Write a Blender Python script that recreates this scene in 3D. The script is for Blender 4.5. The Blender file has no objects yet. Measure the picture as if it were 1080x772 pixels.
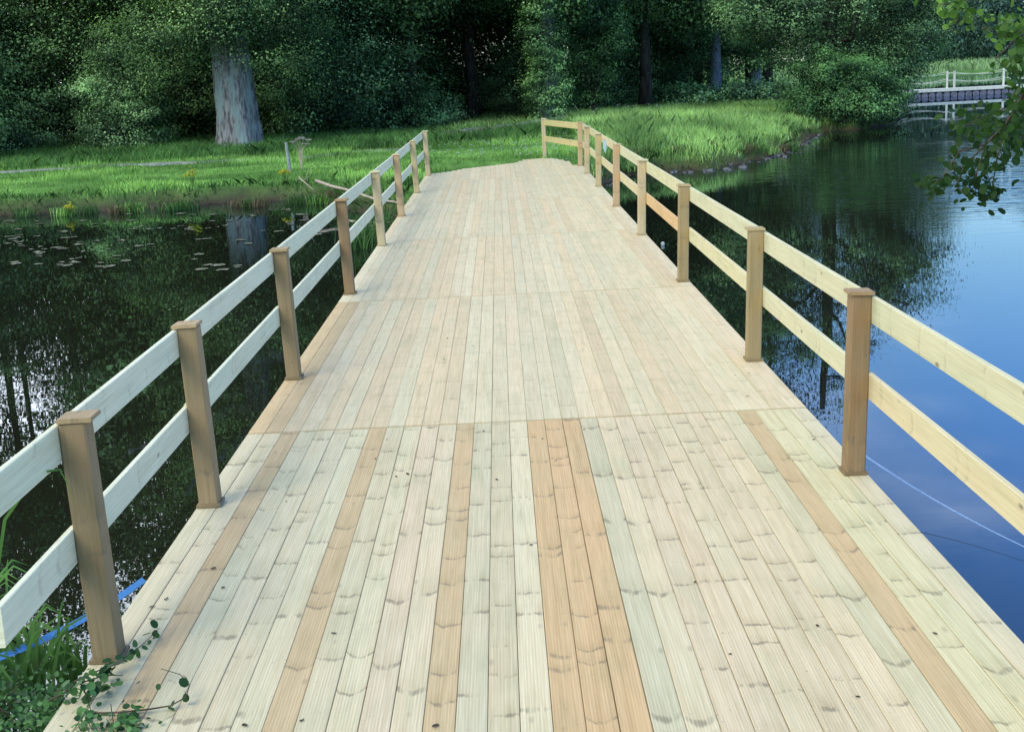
import bpy, math
import numpy as np
from mathutils import Vector, Matrix

R = np.random.RandomState(11)
C = bpy.context.scene.collection
PI = math.pi

# ------------------------------------------------------------------ camera
FPX, YAW, PITCH, ROLL, CX, CZ = 1402.0, 0.001, 0.2177, -0.047, -0.084, 2.10
WATER = -0.36
_f = np.array([math.sin(YAW)*math.cos(PITCH), math.cos(YAW)*math.cos(PITCH), -math.sin(PITCH)])
_r = np.cross(_f, [0, 0, 1.0]); _r /= np.linalg.norm(_r); _u = np.cross(_r, _f)
_c, _s = math.cos(ROLL), math.sin(ROLL)
RT, UP = _r*_c + _u*_s, -_r*_s + _u*_c
CAM = np.array([CX, 0.0, CZ])


def ray(px, py):
    d = _f + RT*(px-540)/FPX - UP*(py-386)/FPX
    return d/np.linalg.norm(d)


def at(px, py, z=0.0):
    d = ray(px, py); t = (z-CZ)/d[2]
    return CAM + d*t


def atd(px, py, Y):
    d = ray(px, py); return CAM + d*(Y/d[1])


cam = bpy.data.cameras.new('camera'); co = bpy.data.objects.new('camera', cam); C.objects.link(co)
cam.sensor_width = 36; cam.lens = FPX/1080*36; cam.clip_start = 0.05; cam.clip_end = 3000
M = Matrix(((RT[0], UP[0], -_f[0], CX), (RT[1], UP[1], -_f[1], 0), (RT[2], UP[2], -_f[2], CZ), (0, 0, 0, 1)))
co.matrix_world = M
bpy.context.scene.camera = co


def lin(r, g, b):
    f = lambda c: (c/255/12.92) if c/255 <= 0.04045 else ((c/255+0.055)/1.055)**2.4
    return (f(r), f(g), f(b), 1)


# ------------------------------------------------------------------ node helpers
class NT:
    def __init__(s, name):
        s.m = bpy.data.materials.new(name); s.m.use_nodes = True
        s.t = s.m.node_tree; s.t.nodes.clear()
        s.out = s.n('ShaderNodeOutputMaterial')

    def n(s, ty, **kw):
        nd = s.t.nodes.new(ty)
        for k, v in kw.items():
            if k.startswith('i_'):
                key = k[2:]
                key = int(key) if key.isdigit() else key.replace('_', ' ')
                nd.inputs[key].default_value = v
            else:
                setattr(nd, k, v)
        return nd

    def l(s, a, b):
        s.t.links.new(a, b)

    def val(s, x, sock):
        if isinstance(x, (int, float, tuple)):
            sock.default_value = x
        else:
            s.l(x, sock)

    def math(s, op, a, b=None, c=None, clamp=False):
        nd = s.n('ShaderNodeMath', operation=op); nd.use_clamp = clamp
        for i, x in enumerate((a, b, c)):
            if x is not None: s.val(x, nd.inputs[i])
        return nd.outputs[0]

    def mix(s, fac, a, b, mode='MIX'):
        nd = s.n('ShaderNodeMix', data_type='RGBA', blend_type=mode)
        s.val(fac, nd.inputs[0]); s.val(a, nd.inputs[6]); s.val(b, nd.inputs[7])
        return nd.outputs[2]

    def ramp(s, x, lo, hi, a=0.0, b=1.0):
        nd = s.n('ShaderNodeMapRange', interpolation_type='SMOOTHSTEP')
        s.val(x, nd.inputs[0])
        for i, v in enumerate((lo, hi, a, b)): nd.inputs[i+1].default_value = v
        return nd.outputs[0]

    def noise(s, vec, scale, detail=3.0, rough=0.55, dim='3D'):
        nd = s.n('ShaderNodeTexNoise', noise_dimensions=dim)
        if vec is not None: s.l(vec, nd.inputs['Vector'])
        nd.inputs['Scale'].default_value = scale; nd.inputs['Detail'].default_value = detail
        nd.inputs['Roughness'].default_value = rough
        return nd.outputs[0]

    def scale(s, vec, x, y, z, loc=None):
        nd = s.n('ShaderNodeMapping'); s.l(vec, nd.inputs[0]); nd.inputs[3].default_value = (x, y, z)
        if loc: nd.inputs[1].default_value = loc
        return nd.outputs[0]

    def attr(s, name):
        return s.n('ShaderNodeAttribute', attribute_name=name)

    def coord(s, which='Object'):
        return s.n('ShaderNodeTexCoord').outputs[which]

    def bsdf(s, color, rough=0.7, spec=0.3, bump=None, bstr=0.3, bdist=0.01):
        p = s.n('ShaderNodeBsdfPrincipled')
        s.val(color, p.inputs['Base Color']); s.val(rough, p.inputs['Roughness'])
        p.inputs['Specular IOR Level'].default_value = spec
        if bump is not None:
            b = s.n('ShaderNodeBump'); b.inputs['Strength'].default_value = bstr; b.inputs['Distance'].default_value = bdist
            s.l(bump, b.inputs['Height']); s.l(b.outputs[0], p.inputs['Normal'])
        s.l(p.outputs[0], s.out.inputs[0])
        return p


def mat_board(name, mark=1.0, groove=1.0, dirt=1.0, rough=0.65, knots=0.0):
    """sawn timber: UV u = metres across the board, v = metres along it; 'tint' colour, 'half' = board half width"""
    s = NT(name)
    uv = s.coord('UV'); sep = s.n('ShaderNodeSeparateXYZ'); s.l(uv, sep.inputs[0])
    u, v = sep.outputs[0], sep.outputs[1]
    tint = s.attr('tint').outputs['Color']
    seed = s.attr('tint').outputs['Alpha']
    off = s.math('MULTIPLY', seed, 37.0)
    cmb = s.n('ShaderNodeCombineXYZ'); s.l(u, cmb.inputs[0]); s.l(v, cmb.inputs[1]); s.l(off, cmb.inputs[2])
    P = cmb.outputs[0]
    # fibre grain
    g1 = s.noise(s.scale(P, 260, 3.0, 1), 1.0, 4, 0.6)
    g2 = s.noise(s.scale(P, 45, 1.1, 1), 1.0, 4, 0.6)
    bl = s.noise(s.scale(P, 9, 2.2, 1), 1.0, 3, 0.6)
    col = s.mix(s.ramp(g1, 0.3, 0.75), s.mix(1.0, tint, (0.80, 0.79, 0.76, 1), 'MULTIPLY'), tint)
    col = s.mix(s.math('MULTIPLY', s.ramp(g2, 0.42, 0.75), 0.55), col, s.mix(1.0, col, (0.80, 0.76, 0.68, 1), 'MULTIPLY'))
    col = s.mix(s.math('MULTIPLY', s.ramp(bl, 0.45, 0.8), 0.5*dirt), col, s.mix(1.0, col, (0.74, 0.80, 0.74, 1), 'MULTIPLY'))
    lv = s.noise(s.scale(P, 5, 0.75, 1, (3, 7, 2)), 1.0, 3, 0.6)
    col = s.mix(1.0, col, s.mix(s.ramp(lv, 0.3, 0.7), (0.97, 0.985, 0.93, 1), (1.03, 0.99, 0.92, 1)), 'MULTIPLY')
    og = s.noise(s.scale(s.coord('Object'), 1, 0.45, 1), 1.7, 5, 0.65)
    col = s.mix(s.math('MULTIPLY', s.ramp(og, 0.48, 0.72), 0.30*dirt), col, s.mix(1.0, col, (0.76, 0.75, 0.70, 1), 'MULTIPLY'))
    # growth-ring scallops (branch whorls across each board)
    jit = s.noise(s.scale(P, 28, 5, 1), 1.0, 2, 0.5)
    un = s.math('DIVIDE', u, 0.054)
    vv = s.math('ADD', v, s.math('MULTIPLY', s.math('MULTIPLY', un, un), s.math('SUBTRACT', 0.006, s.math('MULTIPLY', s.math('FRACT', s.math('MULTIPLY', seed, 5.3)), 0.06))))
    vv = s.math('ADD', vv, s.math('MULTIPLY', jit, 0.06))
    w = s.math('ADD', s.math('MULTIPLY', vv, s.math('ADD', 1.1, s.math('MULTIPLY', s.math('FRACT', s.math('MULTIPLY', seed, 17.9)), 2.2))), s.math('MULTIPLY', seed, 91.7))
    vor = s.n('ShaderNodeTexVoronoi', voronoi_dimensions='1D', feature='F1'); s.l(w, vor.inputs['W']); vor.inputs['Scale'].default_value = 1.0
    diff = s.math('SUBTRACT', w, vor.outputs['W'])
    d = vor.outputs['Distance']
    thin = s.ramp(s.math('SUBTRACT', d, s.math('MULTIPLY', s.ramp(g2, 0.3, 0.7), 0.02)), 0.0, 0.030, 1, 0)
    soft = s.math('MULTIPLY', s.ramp(diff, 0.0, 0.30, 1, 0), s.ramp(diff, -0.03, 0.0))
    mk = s.noise(s.scale(P, 20, 1.3, 1, (5, 3, 0)), 1.0, 4, 0.75)
    thin = s.math('MULTIPLY', thin, s.ramp(mk, 0.40, 0.60))
    soft = s.math('MULTIPLY', soft, s.ramp(mk, 0.36, 0.65))
    col = s.mix(s.math('MULTIPLY', soft, 0.42*mark), col, s.mix(1.0, col, (0.60, 0.56, 0.44, 1), 'MULTIPLY'))
    col = s.mix(s.math('MULTIPLY', thin, 0.72*mark), col, (0.16, 0.13, 0.085, 1))
    # knots
    kv = s.n('ShaderNodeTexVoronoi', feature='F1'); s.l(s.scale(P, 7, 2.6, 1), kv.inputs['Vector'])
    kv.inputs['Scale'].default_value = 1.0
    kd = s.math('ADD', kv.outputs['Distance'], s.math('MULTIPLY', jit, 0.05))
    kn = s.math('MULTIPLY', s.ramp(kd, 0.05, 0.13, 1, 0), knots)
    col = s.mix(kn, col, (0.20, 0.15, 0.09, 1))
    # mould / dirt specks
    sp = s.noise(s.scale(P, 120, 60, 1), 1.0, 2, 0.5)
    sm = s.noise(s.scale(P, 6, 3, 1, (1, 9, 4)), 1.0, 2, 0.5)
    spk = s.math('MULTIPLY', s.ramp(sp, 0.68, 0.76), s.ramp(sm, 0.5, 0.62))
    col = s.mix(s.math('MULTIPLY', spk, 0.6*dirt), col, (0.07, 0.06, 0.045, 1))
    # reeded grooves
    gr = s.math('SINE', s.math('MULTIPLY', u, 2*PI/0.0115))
    col = s.mix(s.math('MULTIPLY', s.ramp(gr, 0.3, 1.0), 0.055*groove), col, (0.16, 0.14, 0.10, 1))
    hgt = s.math('ADD', s.math('MULTIPLY', g1, 0.5), s.math('MULTIPLY', gr, -0.15*groove))
    s.bsdf(col, rough, 0.25, hgt, 0.35, 0.004)
    return s.m


def mat_leaf(name, dark, lite, warm=None, trans=0.38, hue=0.5):
    s = NT(name)
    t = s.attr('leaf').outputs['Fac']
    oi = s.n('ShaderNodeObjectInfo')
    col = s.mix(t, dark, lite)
    if warm: col = s.mix(s.math('MULTIPLY', oi.outputs['Random'], hue), col, s.mix(t, dark, warm))
    n = s.noise(s.coord('Object'), 0.45, 2, 0.5)
    col = s.mix(s.ramp(n, 0.38, 0.62), s.mix(1.0, col, (0.36, 0.42, 0.42, 1), 'MULTIPLY'), col)
    rb = s.math('ADD', 2.1, s.math('MULTIPLY', s.math('FRACT', s.math('MULTIPLY', oi.outputs['Random'], 7.31)), 0.7))
    hs = s.n('ShaderNodeHueSaturation'); s.l(rb, hs.inputs['Value']); s.l(col, hs.inputs['Color']); col = hs.outputs[0]
    p = s.n('ShaderNodeBsdfPrincipled'); s.l(col, p.inputs['Base Color']); p.inputs['Roughness'].default_value = 0.5
    p.inputs['Specular IOR Level'].default_value = 0.15
    tr = s.n('ShaderNodeBsdfTranslucent'); s.l(s.mix(1.0, col, (1.0, 1.25, 0.6, 1), 'MULTIPLY'), tr.inputs[0])
    mx = s.n('ShaderNodeMixShader'); mx.inputs[0].default_value = trans
    s.l(p.outputs[0], mx.inputs[1]); s.l(tr.outputs[0], mx.inputs[2]); s.l(mx.outputs[0], s.out.inputs[0])
    return s.m


def mat_noise(name, a, b, scale=4, rough=0.8, spec=0.2, bstr=0.5, bdist=0.02, c=None, stretch=(1, 1, 1)):
    s = NT(name)
    P = s.scale(s.coord('Object'), *stretch)
    n = s.noise(P, scale, 5, 0.6)
    col = s.mix(s.ramp(n, 0.35, 0.65), a, b)
    if c:
        n2 = s.noise(P, scale*0.3, 4, 0.6)
        col = s.mix(s.ramp(n2, 0.5, 0.62), col, c)
    fine = s.noise(P, scale*6, 3, 0.6)
    s.bsdf(col, rough, spec, s.math('ADD', n, s.math('MULTIPLY', fine, 0.4)), bstr, bdist)
    return s.m


# ------------------------------------------------------------------ object helpers
def tag(o, label=None, cat=None, group=None, kind=None):
    if label: o['label'] = label
    if cat: o['category'] = cat
    if group: o['group'] = group
    if kind: o['kind'] = kind
    return o


def empty(name, loc=(0, 0, 0), rz=0.0):
    o = bpy.data.objects.new(name, None); C.objects.link(o); o.location = loc; o.rotation_euler = (0, 0, rz)
    o.empty_display_size = 0.2
    return o


def mesh(name, V, F, mats, smooth=False, uv=None, tint=None, leaf=None, midx=None):
    me = bpy.data.meshes.new(name)
    V = np.asarray(V, dtype=np.float32)
    if isinstance(F, np.ndarray):
        n, k = F.shape
        me.vertices.add(len(V)); me.vertices.foreach_set('co', V.ravel())
        me.loops.add(n*k); me.loops.foreach_set('vertex_index', F.ravel().astype(np.int32))
        me.polygons.add(n); me.polygons.foreach_set('loop_start', np.arange(0, n*k, k, dtype=np.int32))
        me.polygons.foreach_set('loop_total', np.full(n, k, dtype=np.int32))
        me.update(calc_edges=True)
    else:
        me.from_pydata([tuple(map(float, v)) for v in V], [], F)
    if not isinstance(mats, (list, tuple)): mats = [mats]
    for m in mats: me.materials.append(m)
    if midx is not None: me.polygons.foreach_set('material_index', np.asarray(midx, dtype=np.int32))
    if smooth: me.polygons.foreach_set('use_smooth', np.ones(len(me.polygons), dtype=bool))
    if uv is not None:
        l = me.uv_layers.new(name='UVMap'); l.data.foreach_set('uv', np.asarray(uv, dtype=np.float32).ravel())
    if tint is not None:
        a = me.color_attributes.new('tint', 'FLOAT_COLOR', 'POINT'); a.data.foreach_set('color', np.asarray(tint, dtype=np.float32).ravel())
    if leaf is not None:
        a = me.attributes.new('leaf', 'FLOAT', 'POINT'); a.data.foreach_set('value', np.asarray(leaf, dtype=np.float32))
    me.validate()
    return me


def link(name, me, parent=None, loc=(0, 0, 0), rot=(0, 0, 0), sc=(1, 1, 1)):
    o = bpy.data.objects.new(name, me); C.objects.link(o)
    o.location = loc; o.rotation_euler = rot; o.scale = sc
    if parent is not None: o.parent = parent
    return o


class Boards:
    """collects timber boards with UVs (metres) and a per-board tint"""
    def __init__(s): s.V, s.F, s.UV, s.T = [], [], [], []

    def add(s, origin, along, across, normal, length, w, t, tint, ch=0.003, seed=None, end=None):
        """board whose top face centre line starts at origin; across x along = right handed with normal"""
        o = np.array(origin, float); A = np.array(along, float); X = np.array(across, float); N = np.array(normal, float)
        A /= np.linalg.norm(A); X /= np.linalg.norm(X); N /= np.linalg.norm(N)
        h = w/2
        prof = [(-h+ch, 0), (h-ch, 0), (h, -ch), (h, -t+ch), (h-ch, -t), (-h+ch, -t), (-h, -t+ch), (-h, -ch)]
        per = [-h+ch, h-ch, h, h+t, h+t, -h-t, -h-t, -h]
        b = len(s.V); seed = R.rand() if seed is None else seed
        e = end if end is not None else (0, 0)
        nseg = 2
        for k in range(nseg):
            for (x, z) in prof:
                L = (length + (e[1] if k else e[0])*0) * k
                s.V.append(o + A*L + X*x + N*z); s.T.append((tint[0], tint[1], tint[2], seed))
        n = len(prof); v0 = seed*13.0
        for i in range(n):
            j = (i+1) % n
            s.F.append([b+i, b+j, b+n+j, b+n+i])
            pi_, pj = per[i], per[j]
            if i == n-1: pj = -h+ch
            if i == 4: pi_, pj = h-ch, -h+ch
            if i == 7: pi_ = -h
            s.UV += [(pi_, v0), (pj, v0), (pj, v0+length), (pi_, v0+length)]
        f0 = [b+i for i in range(n)][::-1]; f1 = [b+n+i for i in range(n)]
        s.F.append(f0); s.UV += [(prof[i-b][0], v0+prof[i-b][1]*0.3) for i in f0]
        s.F.append(f1); s.UV += [(prof[i-b-n][0], v0+prof[i-b-n][1]*0.3) for i in f1]

    def build(s, name, mat, parent=None):
        me = mesh(name, np.array(s.V), s.F, mat, uv=s.UV, tint=s.T)
        return link(name, me, parent)


def tube(path, radii, n=8, cap=True, noise=0.0, rs=None):
    path = [np.array(p, float) for p in path]; V = []; F = []
    prev = None
    for i, p in enumerate(path):
        t = path[min(i+1, len(path)-1)] - path[max(i-1, 0)]; t /= (np.linalg.norm(t)+1e-9)
        a = np.array([1.0, 0, 0]) if abs(t[0]) < 0.8 else np.array([0, 1.0, 0])
        if prev is not None: a = prev
        x = a - t*np.dot(a, t); x /= np.linalg.norm(x); y = np.cross(t, x); prev = x
        for k in range(n):
            an = 2*PI*k/n
            rr = radii[i]*(1 + (noise*(rs.rand()-0.5) if rs is not None else 0))
            V.append(p + (x*math.cos(an)+y*math.sin(an))*rr)
    for i in range(len(path)-1):
        for k in range(n):
            a, b = i*n+k, i*n+(k+1) % n
            F.append([a, b, b+n, a+n])
    if cap:
        F.append(list(range(n))[::-1]); F.append([len(V)-n+k for k in range(n)])
    return V, F


def join(parts):
    V, F = [], []
    for v, f in parts:
        b = len(V); V += list(v); F += [[i+b for i in q] for q in f]
    return V, F


def box(cx, cy, cz, sx, sy, sz):
    v = [(cx+a*sx/2, cy+b*sy/2, cz+c*sz/2) for a in (-1, 1) for b in (-1, 1) for c in (-1, 1)]
    return v, [[0, 1, 3, 2], [4, 6, 7, 5], [0, 4, 5, 1], [2, 3, 7, 6], [0, 2, 6, 4], [1, 5, 7, 3]]


def fix_normals(me):
    import bmesh
    bm = bmesh.new(); bm.from_mesh(me); bmesh.ops.recalc_face_normals(bm, faces=bm.faces); bm.to_mesh(me); bm.free()


# ------------------------------------------------------------------ leaves
def leaf_quads(P, size, nrm, rs, asp=0.62):
    """one folded leaf-shaped quad per point"""
    n = len(P)
    d = rs.normal(size=(n, 3)); d -= nrm*np.sum(d*nrm, 1, keepdims=True); d /= np.linalg.norm(d, axis=1, keepdims=True)+1e-9
    e = np.cross(nrm, d)
    L = (size*(0.6+0.8*rs.rand(n)))[:, None]; W = L*asp
    b = P - d*L*0.5; t = P + d*L*0.5
    l = P + e*W*0.5 - d*L*0.08 + nrm*L*0.08; r = P - e*W*0.5 - d*L*0.08 + nrm*L*0.08
    V = np.stack([b, r, t, l], 1).reshape(-1, 3)
    F = np.arange(n*4, dtype=np.int32).reshape(n, 4)
    return V, F


def crown_mesh(name, blobs, nclump, per, cr, size, mat, seed, inner=0.55, flat=0.6, droop=0.0, bare=None):
    """foliage: clumps of leaves through the outer part of several ellipsoids"""
    rs = np.random.RandomState(seed)
    vol = np.array([b[3]*b[4]+b[4]*b[5]+b[3]*b[5] for b in blobs]); vol = vol/vol.sum()
    cl = []; cn = []
    nin = int(nclump*0.35)
    for k in range(nclump):
        b = blobs[rs.choice(len(blobs), p=vol)]
        d = rs.normal(size=3); d /= np.linalg.norm(d)
        r = (inner*0.6+0.25*rs.rand()) if k < nin else 0.86+0.24*rs.rand()
        c = np.array(b[:3]) + d*r*np.array(b[3:])
        if c[2] < 0.05: c[2] = 0.05+rs.rand()*0.5
        cl.append(c); cn.append(d)
    cl = np.array(cl); cn = np.array(cn)
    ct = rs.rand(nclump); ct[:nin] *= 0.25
    idx = np.repeat(np.arange(nclump), per)
    g = rs.normal(size=(len(idx), 3)); rad = cr*np.where(np.arange(nclump) < nin, 1.5, 0.5+0.75*rs.rand(nclump))[idx]
    g *= (rad*0.5)[:, None]; g[:, 2] *= flat
    P = cl[idx]+g; P[:, 2] -= droop*np.abs(g[:, 0])
    nrm = cn[idx]*0.5 + g*1.3/cr + rs.normal(size=P.shape)*0.27 + np.array([0, -0.1, 0.75])
    nrm /= np.linalg.norm(nrm, axis=1, keepdims=True)
    V, F = leaf_quads(P, size, nrm, rs)
    tint = np.clip(ct[idx]*0.62 + rs.rand(len(idx))*0.08 + 0.60*g[:, 2]/(cr*flat) + 0.06, 0, 1)  # clump tops tinted lighter, as if lit from above
    tint[idx < nin] *= 0.3  # inner clumps darkened in colour for shaded depth
    return mesh(name, V, F, mat, leaf=np.repeat(tint, 4))


def trunk_parts(h, r0, r1, rs, lean=(0, 0), limbs=6, spread=3.0, start=0.35, n=10, flare=1.5):
    ns = 9; path = []; rad = []
    for i in range(ns):
        t = i/(ns-1)
        path.append((lean[0]*t*h+0.04*h*0.3*math.sin(3*t+rs.rand()), lean[1]*t*h, -0.15+t*h))
        rad.append((r0*(1-t)+r1*t)*(1+(flare-1)*math.exp(-t*h/0.55)))
    parts = [tube(path, rad, n, noise=0.10, rs=rs)]
    for k in range(limbs):
        t = start+(0.95-start)*(k+rs.rand()*0.6)/limbs
        i = min(int(t*(ns-1)), ns-2); p = np.array(path[i]); a = rs.rand()*2*PI
        L = spread*(0.6+0.6*rs.rand())
        q = [p]
        d = np.array([math.cos(a), math.sin(a), 0.55])
        for j in range(4):
            q.append(q[-1]+d*L/4 + rs.normal(size=3)*0.07*L); d[2] += 0.08
        rr = rad[i]*0.42
        parts.append(tube(q, [rr, rr*0.75, rr*0.52, rr*0.32, rr*0.12], 6))
    return join(parts)


# ------------------------------------------------------------------ materials
M_DECK = mat_board('deck_timber', mark=0.8, groove=1.2, dirt=1.15, knots=0.35)
M_DECKF = mat_board('deck_timber_far', mark=0.3, groove=0.8, dirt=1.0, knots=0.15)
M_RAIL = mat_board('rail_timber', mark=0.3, groove=0.0, dirt=0.6, knots=0.9)
M_POST = mat_board('post_timber', mark=0.7, groove=0.0, dirt=1.6, knots=0.85)
M_LEAFW = mat_leaf('woodland_leaf', (0.009, 0.020, 0.010, 1), (0.19, 0.31, 0.13, 1), (0.20, 0.33, 0.11, 1))
M_LEAFS = mat_leaf('shrub_leaf', (0.022, 0.048, 0.024, 1), (0.30, 0.45, 0.20, 1), (0.30, 0.46, 0.18, 1))
M_LEAFV = mat_leaf('ivy_pale_leaf', (0.022, 0.055, 0.022, 1), (0.28, 0.46, 0.17, 1), (0.28, 0.46, 0.17, 1))
M_LEAFO = mat_leaf('old_tree_leaf', (0.010, 0.024, 0.012, 1), (0.20, 0.30, 0.10, 1), (0.20, 0.30, 0.10, 1))
M_LEAFI = mat_leaf('ivy_leaf', (0.009, 0.024, 0.010, 1), (0.115, 0.225, 0.07, 1), (0.12, 0.23, 0.07, 1))
M_LEAFG = mat_leaf('bright_leaf', (0.020, 0.055, 0.015, 1), (0.11, 0.23, 0.05, 1), (0.15, 0.25, 0.05, 1), hue=0.3)
M_LEAFF = mat_leaf('far_leaf', (0.030, 0.062, 0.052, 1), (0.085, 0.135, 0.105, 1), (0.10, 0.15, 0.10, 1))  # distance haze put into the leaf colour
M_LEAFA = mat_leaf('alder_leaf', (0.022, 0.05, 0.012, 1), (0.13, 0.22, 0.04, 1), (0.16, 0.26, 0.04, 1), trans=0.4)
M_NETTLE = mat_leaf('nettle_leaf', (0.014, 0.035, 0.015, 1), (0.08, 0.16, 0.055, 1), (0.09, 0.18, 0.055, 1))
M_GRASS = mat_leaf('grass_blade', (0.055, 0.115, 0.022, 1), (0.26, 0.40, 0.10, 1), None, trans=0.3)
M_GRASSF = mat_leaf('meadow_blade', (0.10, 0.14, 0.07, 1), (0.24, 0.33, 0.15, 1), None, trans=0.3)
M_GRASST = mat_leaf('tall_grass_blade', (0.08, 0.15, 0.035, 1), (0.36, 0.50, 0.16, 1), None, trans=0.3)
M_REED = mat_leaf('reed_blade', (0.015, 0.04, 0.012, 1), (0.10, 0.20, 0.05, 1), (0.13, 0.22, 0.05, 1), trans=0.3)
M_DRY = mat_leaf('dry_stem', (0.04, 0.028, 0.015, 1), (0.24, 0.17, 0.10, 1), None)
M_BARK = mat_noise('dark_bark', (0.018, 0.016, 0.013, 1), (0.06, 0.055, 0.045, 1), 6, bstr=0.8, bdist=0.04, stretch=(1, 1, 0.25))
M_BARKG = mat_noise('pale_lichen_bark', (0.09, 0.088, 0.085, 1), (0.33, 0.32, 0.30, 1), 9, bstr=1.0, bdist=0.08, c=(0.24, 0.31, 0.29, 1), stretch=(1.3, 1.3, 0.3))
M_BARKB = mat_noise('grey_bark', (0.10, 0.12, 0.15, 1), (0.20, 0.23, 0.27, 1), 5, bstr=0.8, bdist=0.04, stretch=(1, 1, 0.3))
M_TWIG = mat_noise('twig_bark', (0.05, 0.035, 0.025, 1), (0.12, 0.09, 0.06, 1), 30, bstr=0.4, bdist=0.002)
M_DEAD = mat_noise('bleached_wood', (0.33, 0.25, 0.18, 1), (0.48, 0.39, 0.29, 1), 12, bstr=0.4, bdist=0.005)
M_STAKE = mat_noise('weathered_grey_wood', (0.20, 0.21, 0.20, 1), (0.34, 0.35, 0.34, 1), 14, bstr=0.4, bdist=0.005)
M_STONE = mat_noise('stone', (0.07, 0.07, 0.07, 1), (0.20, 0.19, 0.18, 1), 5, bstr=0.6, bdist=0.02)
M_PSTONE = mat_noise('pale_stone', (0.38, 0.40, 0.42, 1), (0.55, 0.57, 0.58, 1), 5, bstr=0.5, bdist=0.02)
M_PATH = mat_noise('gravel_path', (0.20, 0.21, 0.17, 1), (0.33, 0.33, 0.27, 1), 3, bstr=0.6, bdist=0.03, c=(0.10, 0.16, 0.06, 1))
M_RUBBLE = mat_noise('slate_gravel', (0.09, 0.10, 0.12, 1), (0.27, 0.28, 0.33, 1), 2.4, bstr=0.9, bdist=0.05, c=(0.20, 0.16, 0.12, 1))
M_WHITE = mat_noise('white_paint', (0.52, 0.53, 0.45, 1), (0.62, 0.63, 0.54, 1), 5, bstr=0.1, bdist=0.005)
M_FLOAT = mat_noise('float_plastic', (0.10, 0.105, 0.14, 1), (0.17, 0.175, 0.22, 1), 6, rough=0.5, bstr=0.2)
M_DARKM = mat_noise('tarred_beam', (0.015, 0.017, 0.022, 1), (0.04, 0.042, 0.05, 1), 6)
M_STRAP = mat_noise('blue_webbing', (0.07, 0.22, 0.46, 1), (0.10, 0.28, 0.55, 1), 60, rough=0.6, bstr=0.3, bdist=0.002)
M_STRAPP = mat_noise('pale_webbing', (0.20, 0.32, 0.52, 1), (0.28, 0.42, 0.62, 1), 60, rough=0.6, bstr=0.3, bdist=0.002)
M_PAD = mat_noise('lily_leaf', (0.10, 0.12, 0.05, 1), (0.26, 0.25, 0.17, 1), 3, rough=0.4, spec=0.5, bstr=0.2)
M_YEL = mat_noise('yellow_petal', (0.45, 0.42, 0.03, 1), (0.70, 0.62, 0.06, 1), 20)
M_UMB = mat_noise('umbel_head', (0.36, 0.28, 0.26, 1), (0.55, 0.46, 0.43, 1), 20)
M_WFL = mat_noise('white_petal', (0.6, 0.62, 0.55, 1), (0.75, 0.76, 0.72, 1), 20)
M_CHIP = mat_noise('leaf_litter', (0.035, 0.03, 0.02, 1), (0.10, 0.08, 0.045, 1), 40)
M_TAPE = mat_noise('translucent_tape', (0.30, 0.45, 0.42, 1), (0.45, 0.58, 0.55, 1), 20, rough=0.3)

# ground
def mat_ground():
    s = NT('bank_ground')
    P = s.coord('Object')
    a = s.attr('tint'); zone = s.n('ShaderNodeSeparateColor'); s.l(a.outputs['Color'], zone.inputs[0])
    n1 = s.noise(P, 0.8, 5, 0.6); n2 = s.noise(P, 5, 4, 0.6)
    grass = s.mix(s.ramp(n1, 0.35, 0.65), (0.06, 0.14, 0.025, 1), (0.15, 0.30, 0.06, 1))
    grass = s.mix(s.math('MULTIPLY', s.ramp(n2, 0.5, 0.7), 0.5), grass, (0.12, 0.19, 0.05, 1))
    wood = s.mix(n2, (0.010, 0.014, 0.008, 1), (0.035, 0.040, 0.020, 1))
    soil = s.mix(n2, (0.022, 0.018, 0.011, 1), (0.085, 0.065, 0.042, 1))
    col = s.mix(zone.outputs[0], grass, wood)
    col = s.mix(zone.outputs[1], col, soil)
    s.bsdf(col, 0.9, 0.1, s.math('ADD', n2, n1), 0.8, 0.06)
    return s.m
M_GROUND = mat_ground()

def mat_water():
    s = NT('pond_water')
    P = s.coord('Object')
    n = s.noise(s.scale(P, 1.0, 1.6, 1), 2.2, 3, 0.55)
    n2 = s.noise(s.scale(P, 0.5, 2.6, 1), 2.0, 2, 0.5)
    mask = s.noise(P, 0.045, 2, 0.5)
    sep = s.n('ShaderNodeSeparateXYZ'); s.l(P, sep.inputs[0])
    # breeze-ruffled band on the open water to the right
    right = s.math('MULTIPLY', s.ramp(sep.outputs[0], 3, 12), s.math('MULTIPLY', s.ramp(sep.outputs[1], 16, 24), s.ramp(sep.outputs[1], 36, 50, 1, 0)))
    amp = s.math('ADD', 0.007, s.math('MULTIPLY', right, s.math('MULTIPLY', s.ramp(mask, 0.40, 0.60), 0.9)))
    h = s.math('MULTIPLY', s.math('ADD', s.math('MULTIPLY', n, 0.25), n2), amp)
    b = s.n('ShaderNodeBump'); b.inputs['Strength'].default_value = 1.0; b.inputs['Distance'].default_value = 0.035
    s.l(h, b.inputs['Height'])
    d = s.n('ShaderNodeBsdfDiffuse'); d.inputs[0].default_value = (0.013, 0.014, 0.007, 1); s.l(b.outputs[0], d.inputs['Normal'])
    g = s.n('ShaderNodeBsdfGlossy'); g.inputs[0].default_value = (0.78, 0.88, 1.0, 1); g.inputs['Roughness'].default_value = 0.004
    s.l(b.outputs[0], g.inputs['Normal'])
    fr = s.n('ShaderNodeFresnel'); fr.inputs[0].default_value = 1.62; s.l(b.outputs[0], fr.inputs['Normal'])
    mx = s.n('ShaderNodeMixShader'); s.l(fr.outputs[0], mx.inputs[0]); s.l(d.outputs[0], mx.inputs[1]); s.l(g.outputs[0], mx.inputs[2])
    s.l(mx.outputs[0], s.out.inputs[0])
    return s.m
M_WATER = mat_water()

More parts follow.
